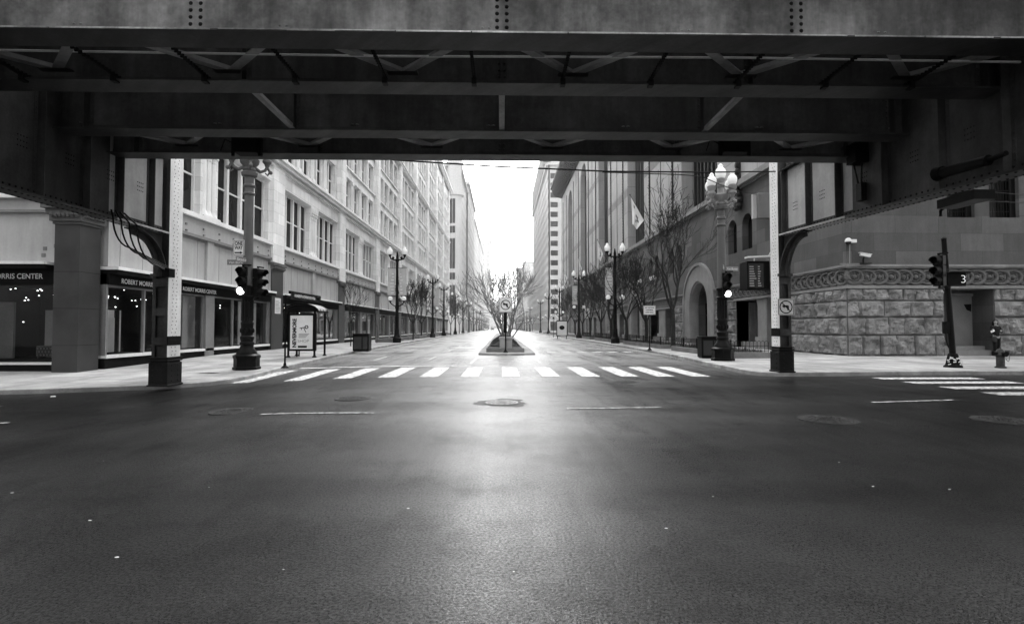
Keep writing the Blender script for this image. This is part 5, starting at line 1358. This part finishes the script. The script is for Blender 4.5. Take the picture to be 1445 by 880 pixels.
# ------------------------------------------------------------------ planters and fences
def planter(x0, x1, y0, y1, lab, fence=None, z=.5):
    t = thing('planter', lab, 'planter', ((x0+x1)/2, (y0+y1)/2, SW)); b = MB(); w_ = .18
    b.box(x0, x1, y0, y0+w_, SW-.1, z); b.box(x0, x1, y1-w_, y1, SW-.1, z); b.box(x0, x0+w_, y0+w_, y1-w_, SW-.1, z); b.box(x1-w_, x1, y0+w_, y1-w_, SW-.1, z); b.build('kerb_wall', 'concrete', t, bevel=.02)
    g = MB(); nx, ny = 5, max(4, int((y1-y0)/.6)); idx = [[g.P((x0+w_+(x1-x0-2*w_)*i/nx, y0+w_+(y1-y0-2*w_)*j/ny, z-.06+.05*random.random()+.06*math.sin(math.pi*i/nx))) for i in range(nx+1)] for j in range(ny+1)]
    for j in range(ny):
        for i in range(nx): g.face([idx[j][i], idx[j][i+1], idx[j+1][i+1], idx[j+1][i]])
    g.build('soil', 'soil', t, smooth=True)
    if fence:
        f = thing('planter_fence', fence, 'fence', (x0, y0, z), 'low black railings around the right planters'); b = MB(); h = .48; xx = x0+.09
        for (xa, ya, xb, yb) in ((x0+.09, y0+.09, x0+.09, y1-.09), (x0+.09, y0+.09, x1-.09, y0+.09)):
            L = math.hypot(xb-xa, yb-ya); n = int(L/.17)
            for i in range(n+1):
                q = i/n; px_, py_ = xa+(xb-xa)*q, ya+(yb-ya)*q; b.box(px_-.009, px_+.009, py_-.009, py_+.009, z-.03, z+h)
                if i < n:
                    q2 = (i+1)/n; p2 = (xa+(xb-xa)*q2, ya+(yb-ya)*q2); c_ = ((px_+p2[0])/2, (py_+p2[1])/2)
                    b.bar((px_, py_, z+h), (c_[0], c_[1], z+h+.07), .014, .014); b.bar((c_[0], c_[1], z+h+.07), (p2[0], p2[1], z+h), .014, .014)
            for zz in (z+.06, z+.3): b.bar((xa, ya, zz), (xb, yb, zz), .02, .02)
        b.build('railing', 'black', f)
        k = y0+.1
        while k <= y1: b = MB(); b.box(x0+.06, x0+.12, k-.03, k+.03, z-.05, z+h+.1); b.build('post', 'black', f); k += 2.2
RP = [(24.9, 33.6), (36.0, 47.0), (50.5, 61.5), (64.5, 71), (75, 92), (100, 140)]
labs = ['nearest', 'second', 'third', 'fourth', 'fifth', 'farthest']
for (a, c_), lb_ in zip(RP, labs):
    planter(10.9, 12.9, a, c_, '%s long raised planter on the right pavement' % lb_, '%s low black iron railing round a right pavement planter' % lb_ if a < 70 else None, .42)
for (a, c_), lb_ in zip([(52.5, 58.5), (62, 66), (70, 77), (80, 92), (96, 112)], ['nearest', 'second', 'third', 'fourth', 'farthest']):
    planter(-12.6, -10.9, a, c_, '%s low dark planter on the left pavement' % lb_, None, .48)
# ground cover in the planters: short grass-like growth nobody could count
b = MB(); rng = random.Random(9)
for i in range(5200):
    a, c_ = rng.choice(RP[:4]); x = rng.uniform(11.1, 12.7); y = rng.uniform(a+.2, c_-.2); h = rng.uniform(.08, .3); t_ = rng.uniform(-.12, .12); w_ = .02; an = rng.random()*3
    b.face([b.P((x-w_*math.cos(an), y-w_*math.sin(an), .38)), b.P((x+w_*math.cos(an), y+w_*math.sin(an), .38)), b.P((x+t_, y+t_*.5, .38+h))])
tag(b.build('ground_cover', 'plantar', recalc=False), 'dark low ground cover growing in the right planters', 'ground cover', kind='stuff')
# median planter
g = thing('median_planter', 'low granite planter with dark sloping soil on the median nose', 'planter', (.3, 31.5, .13))
b = MB(); b.box(-.92, 1.35, 31.3, 31.6, .1, .38); b.box(-.82, 1.18, 31.6, 31.85, .1, .45); b.box(-.86, -.76, 31.85, 50, .1, .44); b.box(1.12, 1.22, 31.85, 50, .1, .44); b.build('kerb_wall', 'concrete', g, bevel=.03)
b = MB(); b.box(-.13, .62, 31.4, 31.95, .3, 1.0); b.box(-.17, .66, 31.36, 31.99, .88, 1.04); b.build('stone_block', 'walk', g, bevel=.03)
b = MB(); nx, ny = 8, 50; idx = [[b.P((-.78+1.92*i/nx, 31.85+18*j/ny, .46+.38*math.sin(math.pi*i/nx)*min(1, j/4)+.05*random.random())) for i in range(nx+1)] for j in range(ny+1)]
for j in range(ny):
    for i in range(nx): b.face([idx[j][i], idx[j][i+1], idx[j+1][i+1], idx[j+1][i]])
b.build('soil', 'soil', g, smooth=True)
b = MB(); rng = random.Random(19)
for i in range(3500):
    x = rng.uniform(-.7, 1.05); y = rng.uniform(31.9, 48); h = rng.uniform(.06, .22); t_ = rng.uniform(-.08, .08); an = rng.random()*3; z = .46+.38*math.sin(math.pi*(x+.66)/1.68 if 0 < (x+.66) < 1.68 else 0); w_ = .02
    b.face([b.P((x-w_*math.cos(an), y-w_*math.sin(an), z)), b.P((x+w_*math.cos(an), y+w_*math.sin(an), z)), b.P((x+t_, y+t_*.5, z+h))])
tag(b.build('ground_cover', 'plantar', recalc=False), 'dark low ground cover on the median planter slope', 'ground cover', kind='stuff')

# ------------------------------------------------------------------ bare trees
def tree(x, y, z, H, seed, label, spread=.55, stems=1, r0=.11, depth=5, group='bare street trees', m='bark', clear=.28, tw=.008, den=3, name='bare_tree', buds=False, lean=0):
    rng = random.Random(seed); t = thing(name, label, 'tree', (x, y, z), group); tr = MB(); cr = MB(); bud = MB()
    def grow(p, d, L, r, k, b):
        n = 4 if k < 2 else 3; pts = [p]; rad = [r]; dd = d.copy(); q = p.copy()
        for i in range(n):
            dd = (dd+Vector((rng.uniform(-1, 1), rng.uniform(-1, 1), rng.uniform(-.2, .7)))*(.17+.04*k)).normalized(); q = q+dd*L/n; pts.append(q.copy()); rad.append(max(tw, r*(1-.42*(i+1)/n)))
        b.tube(pts, rad, 7 if k == 0 else (5 if k < 3 else 3), False)
        if k >= depth:
            if buds:
                for _ in range(buds):
                    a = rng.choice(pts[1:])+Vector([rng.uniform(-.12, .12) for _ in range(3)]); v = Vector([rng.uniform(-1, 1) for _ in range(3)]).normalized()*.028; u_ = v.orthogonal(); bud.face([bud.P(a+v), bud.P(a+u_), bud.P(a-v), bud.P(a-u_)])
            return
        m_ = den if k < depth-1 else den+1
        for j in range(m_):
            f = 1 if j == 0 else rng.uniform(.35, 1); i = min(n, max(1, round(f*n))); base = pts[i]
            ang = rng.uniform(.25, .95)*spread*1.25 if j else rng.uniform(.05, .3); az = rng.uniform(0, 2*math.pi)
            o_ = dd.orthogonal().normalized(); o_.rotate(Matrix.Rotation(az, 3, dd)); nd = (dd*math.cos(ang)+o_*math.sin(ang)); nd.z += .12; nd.normalize()
            grow(base, nd, L*rng.uniform(.58, .85), rad[i]*(.82 if j == 0 else rng.uniform(.5, .7)), k+1, cr)
    Lc = H*clear
    if stems == 1:
        P0 = Vector((x, y, z)); top = P0+Vector((lean*Lc, 0, Lc)); tr.tube([P0, P0+Vector((0, 0, .1)), P0.lerp(top, .5)+Vector((.03, 0, 0)), top], [r0*1.35, r0*1.05, r0*.92, r0*.85], 9)
        for j in range(4):
            a = 2*math.pi*(j+rng.random()*.5)/4; sp = spread*rng.uniform(.5, 1.0); d = Vector((math.cos(a)*math.sin(sp), math.sin(a)*math.sin(sp), math.cos(sp))); grow(top-Vector((0, 0, .06)), d, H*.30, r0*.62, 1, cr)
    else:
        for j in range(stems):
            a = 2*math.pi*(j+rng.random()*.4)/stems; sp = spread*rng.uniform(.3, 1.0); d = Vector((math.cos(a)*math.sin(sp), math.sin(a)*math.sin(sp), math.cos(sp))); grow(Vector((x+.12*math.cos(a), y+.12*math.sin(a), z)), d, H*.33, r0*rng.uniform(.7, 1), 1, tr if j < 99 else cr)
    tr.build('trunk', m, t, smooth=True, recalc=False); o = cr.build('crown', m if m != 'bark' else 'bark', t, smooth=False, recalc=False)
    if buds: bud.build('bud', 'barkL', o, recalc=False)
    return t
tree(.35, 34.0, .6, 5.6, 17, 'many stemmed bare tree spreading over the median nose behind the turn sign', .78, stems=7, r0=.06, depth=5, group=None, den=3, tw=.010, buds=0, m='barkL', name='bare_tree')
tree(.2, 40.0, .5, 7.2, 13, 'taller bare tree in the median behind the first many stemmed one', .5, stems=3, r0=.08, depth=5, den=3, tw=.012, buds=0, m='barkL', group='bare median trees')
for i, y in enumerate((50, 62, 76, 92)):
    tree(.25, y, .3, 6.2, 20+i, 'bare median tree in the row receding down the street, number %d from the median nose' % (i+3), .5, stems=2, r0=.08, depth=4, den=3, tw=.013, group='bare median trees', m='barkL')
RT = [(949.6, 35.2, 9.2, 'large bare tree in the nearest right planter in front of the arched doorway'), (912, 41.8, 6.6, 'bare tree in the second right planter behind the text sign'), (884, 47.6, 7.2, 'bare tree just before the nearest right twin globe lamp'), (862, 54, 7.0, 'bare tree just beyond the nearest right twin globe lamp'), (848, 60, 6.8, 'slender bare tree in the third right planter'), (833, 68, 7.2, 'bare tree between the tall parking sign and the third planter'), (822, 77, 7.0, 'bare tree near the fifth right planter'), (812, 86, 7.0, 'bare tree far along the right pavement, before the library end'), (800, 104, 7.5, 'bare tree beside the last library arch on the right')]
for i, (px, y, H, lab) in enumerate(RT):
    x = 11.75 if i else 11.6; x = atY(px, 470, y).x; tree(x, y, .3, H*1.08, 31+i*3, lab, .66, r0=.15 if y < 60 else .13, depth=5, den=3, tw=.014 if y < 50 else .02, clear=.25)
LT = [(495, 476, 4.6, 'young thin bare tree behind the left litter bin', .42, .04), (583, 474, 7.2, 'bare tree beyond the nearest left twin globe lamp', .5, .10), (594.5, 473, 7.4, 'bare tree beside the second low planter on the left', .5, .11), (636, 469, 7.5, 'bare tree farther along the left pavement by the fourth lamp', .5, .11), (648, 467, 7.5, 'bare tree at the far end of the left planters', .5, .11)]
for i, (px, py, H, lab, sp, r_) in enumerate(LT):
    y = [42.0, 63, 73, 104, 128][i]; x = atY(px, py, y).x; tree(x, y, SW, H, 61+i, lab, sp, r0=r_, depth=5 if i else 4, den=3, tw=.009 if y < 50 else .018, clear=.27 if i else .4)
tree(atY(532, 470, 50).x, 50, SW, 3.4, 90, 'tiny bare sapling near the nearest left lamp post', .4, r0=.02, depth=3, den=2, tw=.006, clear=.45)
for i, y in enumerate(range(206, 420, 22)):
    for s in (-1, 1): tree(s*12, y, SW, 8, 100+i*2+s, 'distant bare street tree beyond the next crossing, %s side' % ('left' if s < 0 else 'right'), .55, r0=.13, depth=3, den=3, tw=.03, group='distant bare trees on the %s' % ('left' if s < 0 else 'right'))

# ------------------------------------------------------------------ flags on the library
def flag(px_top, py_top, px_b, py_b, y, lab, drop, mark=True):
    base = atX(px_b, py_b, XR-.1); tip = atY(px_top, py_top, base.y-1.0); t = thing('flag', lab, 'flag', base, 'flags on poles leaning out from the library wall')
    b = MB(); b.tube([base, tip], [.05, .03], 7); b.sphere(tip, .09, 8, 6); b.build('pole', 'postgrey', t, smooth=True)
    b = MB(); d = (base-tip); n, m = 10, 8; idx = []; rng = random.Random(int(px_top))
    for i in range(n+1):
        f = i/n; row = []
        for j in range(m+1):
            g_ = j/m; p = tip+d*(.04+.42*f); fold = .16*math.sin(f*9+g_*3)*g_; p = tip+d*(.03+.40*f*(1-.5*g_))+Vector((.05*g_*drop+fold*.5, fold*1.3, -drop*g_*(1.0-.3*f*f)+.1*math.sin(7*f)*g_)); row.append(b.P(p))
        idx.append(row)
    for i in range(n):
        for j in range(m):
            b.k = 1 if (mark and (i, j) in ((4,3),(5,3),(5,4),(6,4),(4,5),(2,1))) else 0; b.face([idx[i][j], idx[i+1][j], idx[i+1][j+1], idx[i][j+1]])
    b.build('cloth', ['flag', 'grey'], t, smooth=True)
flag(889, 275, 935, 357, 0, 'large white flag hanging from the nearest leaning pole on the library', 3.0)
flag(843, 338, 862, 382, 0, 'second white flag farther along the library wall', 3.0)
flag(816, 363, 828, 398, 0, 'third white flag farther along the library wall', 3.2)
flag(795, 380, 808, 405, 0, 'farthest small flag on the library wall', 3.0)
# entry lanterns by the second arch
for (px, py, lab) in ((902, 397, 'left'), (921, 392, 'right')):
    p = atX(px, py, XR-.5); t = thing('wall_lantern', 'white globe wall lantern %s of the second library arch top' % lab, 'lantern', p, 'globe lanterns on the library wall')
    for k in (-1, 0, 1): b = MB(); b.sphere(p+Vector((0, k*.55, .1*(k == 0))), .24, 10, 7); b.build('globe', 'globe', t, smooth=True)
    b = MB(); b.tube([p+Vector((.6, 0, -.8)), p+Vector((.1, 0, -.9)), p+Vector((0, 0, -.2))], .06, 6); b.tube([p+Vector((0, -.6, -.3)), p+Vector((0, .6, -.3))], .05, 6); b.build('bracket', 'black', t)

# ------------------------------------------------------------------ fittings on the library
q0 = atX(1049, 400, XR-.1); q = atY(1049, 371.5, 33.0)
zt, zb_ = atY(1049, 375, 34.5).z, atY(1049, 409, 34.5).z
xa, xb = atY(1048.5, 390, 34.5).x, atY(1071, 390, 34.5).x
t = thing('display_board', 'black electronic text board hung from the library wall above its side door', 'display board', ((xa+xb)/2, 34.5, zb_))
ang = R(-12); M_ = Matrix.Rotation(R(0), 3, 'Z')
b = MB(); b.box(xa, xb+.42, 33.9, 35.0, zb_, zt+.25); b.build('housing', 'black', t, bevel=.02)
b = MB(); b.box(xa+.08, xb+.0, 33.88, 33.9, zb_+.1, zt+.1); sc_ = b.build('screen', 'cardark', t)
b = MB(); rng = random.Random(8)
for k in range(9):
    z = zb_+.2+k*(zt-zb_-.2)/9
    for (a, c_) in ((xa+.14, xa+.14+.45*rng.uniform(.6, 1)), (xa+.7, xa+.7+.22*rng.uniform(.4, 1))): b.box(a, min(c_, xb-.05), 33.872, 33.88, z, z+.07)
b.build('text_lines', 'offd', sc_)
b = MB(); a = atX(1086, 361, XR-.2); b.bar((xa-.05, 33.9, zt+.48), (xb+1.9, 33.9, zt+.62), .5, .1); b.bar((xb+.4, 34, zt+.6), (XR, 33.0, zt+2.0), .04, .04); b.bar((xb-.4, 34.3, zt+.25), (xb-.4, 34.3, zt+.5), .06, .06); b.build('hanger', 'offw', t)
p = atX(1070, 290, XR); p2 = atX(1087, 290, XR)
t = thing('wall_box', 'tall blank grey box sign projecting from the library wall below the ledge', 'box sign', (XR-.5, 35.5, 8.6))
b = MB(); y0 = p2.y; zb2 = atX(1076, 308, XR-.6).z; zt2 = atX(1076, 272, XR-.6).z; b.box(XR-.9, XR-.05, y0-.2, y0+.25, zb2, zt2); b.build('body', 'paneltrim', t, bevel=.03); b = MB(); b.box(XR-1.15, XR-.92, y0+.0, y0+.25, zb2+.02, zt2-.02); b.build('side_panel', 'panel', t)
zl = 4.87
p = atY(1203, 376, YC-.1)
t = thing('dome_camera', 'white dome security camera on a short pole at the library corner', 'security camera', p)
a = atY(1199, 371, YC-.1); h_ = atY(1197, 338, YC-.2); b = MB(); b.tube([(h_.x+.05, h_.y, zl), (h_.x+.08, h_.y, h_.z-.15)], .02, 6); b.box(h_.x-.45, h_.x+.9, h_.y-.03, h_.y+.03, zl, zl+.03); b.build('bracket', 'grey', t)
b = MB(); b.lathe((h_.x, h_.y, h_.z-.12), [(.001, -.16), (.09, -.13), (.13, -.04), (.14, 0)], 14); o = b.build('dome', 'lens', t, smooth=True); b = MB(); b.lathe((h_.x, h_.y, h_.z-.12), [(.15, 0), (.16, .06), (.12, .16), (.05, .2)], 14); b.box(h_.x+.1, h_.x+.38, h_.y-.1, h_.y+.1, h_.z-.16, h_.z+.0); b.build('housing', 'white', t, smooth=True)
h_ = atY(1221, 360, YC-.3); t = thing('bullet_camera', 'white box security camera on a bracket right of the dome camera', 'security camera', h_)
b = MB(); M_ = Matrix.Rotation(R(-15), 3, 'Z') @ Matrix.Rotation(R(12), 3, 'Y'); b.obox(h_, (.24, .09, .07), M_); b.obox(h_+Vector((.0, 0, .085)), (.29, .11, .012), M_); b.build('housing', 'white', t, bevel=.01)
b = MB(); b.tube([h_+Vector((-.05, 0, -.08)), h_+Vector((-.08, .05, -.2)), (h_.x-.1, h_.y, zl)], .04, 7); b.box(h_.x-.25, h_.x+.3, h_.y-.05, h_.y+.1, zl, zl+.04); b.build('bracket', 'black', t)

# ------------------------------------------------------------------ hydrant
p = walk(1412, 519); x, y, z = p
t = thing('fire_hydrant', 'short dark fire hydrant with a chained cap at the right kerb', 'fire hydrant', p)
b = MB(); b.lathe(p, [(.17, 0), (.17, .05), (.125, .07), (.125, .44), (.17, .46), (.17, .51), (.14, .53), (.13, .6), (.08, .68), (.03, .70), (.03, .75)], 14); b.build('body', 'grey' if False else 'iron', t, smooth=True)
for s in (-1, 1): b = MB(); b.tube([(x, y, z+.53), (x+s*.22, y, z+.53)], .06, 8); b.tube([(x+s*.19, y, z+.53), (x+s*.26, y, z+.53)], .08, 8); b.build('nozzle', 'black', t)
b = MB(); b.tube([(x, y, z+.5), (x, y-.22, z+.5)], .09, 10); b.build('pumper_cap', 'black', t)
b = MB(); b.tube([(x+.24, y-.02, z+.6)]+[(x+.26+.06*math.sin(a), y-.02, z+.55-.16*(1-math.cos(a))) for a in [i*.5 for i in range(7)]]+[(x+.1, y-.1, z+.35)], .012, 5); b.tube([(x, y, z+.66), (x+.34, y, z+.66)], .035, 6); b.build('chain', 'grey', t)

# ------------------------------------------------------------------ person
def skin_mesh(name, verts, edges, m, parent, sub=2, root=0):
    me = bpy.data.meshes.new(name); me.from_pydata([v[:3] for v in verts], edges, []); o = bpy.data.objects.new(name, me); COL.objects.link(o)
    sk = o.modifiers.new('skin', 'SKIN'); sk.use_smooth_shade = True; me2 = o.data
    if not me2.skin_vertices: me2.attributes.new
    bpy.context.view_layer.update()
    return o
def skinned(name, verts, edges, m, parent, sub=2):
    """connected joints with radii grown into one surface (skin modifier baked to a mesh)"""
    me = bpy.data.meshes.new(name); bm = bmesh.new(); lay = bm.verts.layers.skin.verify()
    vs = []
    for i, (x_, y_, z_, rx, ry) in enumerate(verts):
        v = bm.verts.new((x_, y_, z_)); v[lay].radius = (rx, ry); v[lay].use_root = (i == 0); vs.append(v)
    for a, c_ in edges: bm.edges.new((vs[a], vs[c_]))
    bm.to_mesh(me); bm.free(); o = bpy.data.objects.new(name, me); COL.objects.link(o)
    s1 = o.modifiers.new('s', 'SKIN'); s1.use_smooth_shade = True; s2 = o.modifiers.new('u', 'SUBSURF'); s2.levels = sub; s2.render_levels = sub
    me.materials.append(MT[m]); o.parent = parent; return o
wx_ = atY(1405, 498, 26.45).x; root = thing('person', 'woman in black jacket and trousers with long dark hair by the doorway, holding out paper', 'person', (wx_, 26.4, SW)); root.scale = (1.07,)*3
# local frame: x right, y away from camera, z up; she faces the camera turned a little left
def V_(x, y, z, r, r2=None): return (x, y, z, r, r2 or r)
J = [V_(0,0,.98,.135,.10), V_(0,.0,1.15,.115,.085), V_(-.01,.0,1.32,.145,.09), V_(-.02,.0,1.44,.09,.075), V_(-.03,-.01,1.50,.05), V_(-.04,-.03,1.60,.075,.085), V_(-.045,-.035,1.70,.055,.07),
     V_(-.19,.0,1.40,.052), V_(-.26,-.06,1.16,.042), V_(-.36,-.24,1.22,.030), V_(-.42,-.30,1.26,.026),      # right arm reaching to the left
     V_(.15,.0,1.40,.052), V_(.22,-.05,1.15,.042), V_(.06,-.22,1.20,.030), V_(.0,-.27,1.22,.026),
     V_(-.09,.0,.90,.085), V_(-.10,-.05,.50,.06), V_(-.04,.06,.10,.04), V_(-.06,-.08,.04,.035),
     V_(.09,.0,.90,.085), V_(.09,-.02,.50,.06), V_(.12,.08,.10,.04), V_(.14,-.07,.04,.035)]
E = [(0,1),(1,2),(2,3),(3,4),(4,5),(5,6),(3,7),(7,8),(8,9),(9,10),(3,11),(11,12),(12,13),(13,14),(0,15),(15,16),(16,17),(17,18),(0,19),(19,20),(20,21),(21,22)]
for hand, (ox, oy, oz), sgn in ((10, (-.42,-.30,1.26), -1), (14, (.0,-.27,1.22), -1)):
    for k in range(4):
        n0 = len(J); a = (k-1.5)*.012
        J += [V_(ox+sgn*.04, oy-.02, oz+a*1.2, .009), V_(ox+sgn*(.085-.004*abs(k-1.5)), oy-.05, oz+a*1.6+.005, .008), V_(ox+sgn*.11, oy-.045, oz+a*1.6-.012, .007)]; E += [(hand, n0), (n0, n0+1), (n0+1, n0+2)]
    n0 = len(J); J += [V_(ox+sgn*.02, oy-.01, oz+.04, .010), V_(ox+sgn*.05, oy-.04, oz+.055, .008)]; E += [(hand, n0), (n0, n0+1)]
skinned('body', J, E, 'skin', root)
Jk = [V_(0,0,.90,.165,.13), V_(0,.0,1.12,.145,.115), V_(-.01,.0,1.32,.175,.12), V_(-.02,.0,1.44,.11,.095), V_(-.025,-.0,1.48,.07,.065), V_(-.19,.0,1.39,.075), V_(-.265,-.06,1.15,.062), V_(-.345,-.22,1.21,.045), V_(.15,.0,1.39,.075), V_(.225,-.05,1.14,.062), V_(.09,-.20,1.19,.045)]
skinned('jacket', Jk, [(0,1),(1,2),(2,3),(3,4),(3,5),(5,6),(6,7),(3,8),(8,9),(9,10)], 'cloth', root)
Jt = [V_(0,0,.97,.155,.12), V_(-.09,.0,.86,.105), V_(-.10,-.05,.50,.078), V_(-.045,.05,.10,.055), V_(.09,.0,.86,.105), V_(.09,-.02,.50,.078), V_(.12,.07,.10,.055)]
skinned('trousers', Jt, [(0,1),(1,2),(2,3),(0,4),(4,5),(5,6)], 'cloth', root)
Js = [V_(-.04,.07,.06,.045,.05), V_(-.06,-.10,.035,.045,.035), V_(-.065,-.17,.03,.03,.03)]; skinned('shoe', Js, [(0,1),(1,2)], 'black2', root)
Js = [V_(.12,.09,.06,.045,.05), V_(.14,-.09,.035,.045,.035), V_(.15,-.16,.03,.03,.03)]; skinned('shoe', Js, [(0,1),(1,2)], 'black2', root)
Jh = [V_(-.035,-.0,1.74,.07,.075), V_(-.035,.05,1.66,.085,.07), V_(-.03,.07,1.5,.10,.06), V_(-.02,.07,1.34,.10,.045), V_(-.015,.07,1.24,.06,.03), V_(-.115,.01,1.62,.03,.04), V_(-.125,-.02,1.45,.035,.03), V_(.045,.01,1.62,.03,.04), V_(.065,-.03,1.45,.035,.03)]
skinned('hair', Jh, [(0,1),(1,2),(2,3),(3,4),(1,5),(5,6),(1,7),(7,8)], 'black2', root)
ft = MB()
for s in (-1, 1): ft.sphere((-.045+s*.027, -.112, 1.655), .010, 6, 5, (1.3, .5, .8))
ft.sphere((-.046, -.115, 1.592), .014, 8, 5, (1.6, .5, .5)); ft.build('eyes_and_mouth', 'cardark', root, local=True)
ft = MB(); ft.tube([(-.046, -.112, 1.66), (-.047, -.132, 1.625)], [.007, .013], 6)
for s in (-1, 1): ft.sphere((-.043+s*.078, -.03, 1.64), .018, 6, 5, (.5, .8, 1.2))
ft.build('nose_and_ears', 'skin', root, local=True)
b = MB(); b.obox((wx_-.50, 26.06, SW+1.29), (.10, .01, .05), Matrix.Rotation(R(-25), 3, 'Y')); tag(b.build('paper', 'white'), 'small pale folded paper held out by the woman at the doorway', 'paper')
b = MB(); b.lathe((wx_-.24, 26.25, SW+.74), [(.02, 0), (.13, .03), (.15, .14), (.12, .26), (.03, .28)], 12, Matrix.Diagonal((1, .5, 1))); tb = thing('handbag', 'dark grey handbag hanging from the arm of the woman at the doorway', 'handbag', (wx_-.24, 26.25, SW+.74)); b.build('body', 'cloth2', tb, smooth=True)
b = MB(); b.tube([(wx_-.34, 26.25, SW+.98), (wx_-.26, 26.27, SW+1.14), (wx_-.16, 26.25, SW+.98)], .012, 6); b.build('strap', 'cloth2', tb)

# ------------------------------------------------------------------ distant cars
def car(x, y, yaw, label, m):
    t = thing('car', label, 'car', (x, y, 0), 'distant cars', yaw); L = dict(local=True); b = MB()
    prof = [(-2.2, .35), (-2.25, .75), (-2.1, .95), (-1.5, 1.02), (-.9, 1.42), (.7, 1.45), (1.35, 1.05), (2.1, .9), (2.25, .65), (2.2, .35)]
    b.prism(prof, lambda a, c_, w_: (w_, a, c_), -.88, .88); b.build('body', m, t, bevel=.08, **L)
    b = MB(); b.prism([(-1.42, 1.0), (-.86, 1.37), (.66, 1.40), (1.25, 1.05)], lambda a, c_, w_: (w_, a, c_), -.89, .89); b.quad((-.75, -1.47, 1.04), (.75, -1.47, 1.04), (.66, -.93, 1.42), (-.66, -.93, 1.42)); b.quad((-.75, 1.33, 1.08), (.75, 1.33, 1.08), (.66, .74, 1.46), (-.66, .74, 1.46)); b.build('window', 'glassD', t, **L)
    for sx_ in (-1, 1):
        for sy in (-1.35, 1.35): b = MB(); b.tube([(sx_*.7, sy, .33), (sx_*.9, sy, .33)], .33, 14); w_ = b.build('wheel', 'black2', t, **L)
        b = MB(); b.box(sx_*.6-.18, sx_*.6+.18, -2.27, -2.2, .62, .76); b.build('headlight', 'white', t, **L)
        b = MB(); b.box(sx_*.6-.18, sx_*.6+.18, 2.2, 2.27, .68, .8); b.build('tail_light', 'grey', t, **L)
car(-5.3, 300, 0, 'dark distant car coming up the left carriageway nearest the median', 'cardark')
car(-8.3, 275, 0, 'pale distant car at the left kerb beyond the crossing', 'carlight')
car(-6.2, 380, 0, 'tiny pale car farthest away on the left carriageway', 'carlight')
car(7.5, 320, math.pi, 'distant dark car on the right carriageway', 'cardark')
# far traffic mast arm on the left
t = thing('signal_mast', 'thin signal mast with a long arm over the left carriageway at the next crossing', 'signal mast', (-10.6, 172, SW)); b = MB(); b.tube([(-10.6, 172, SW), (-10.6, 172, 6.8)], .12, 8); b.tube([(-10.6, 172, 6.2), (-3, 172, 6.5)], .08, 6); b.build('mast', 'black', t)
b = MB()
for x_ in (-7, -3.4): b.box(x_-.2, x_+.2, 171.8, 172.1, 5.9, 7.1)
b.build('signal_head', 'black2', t)
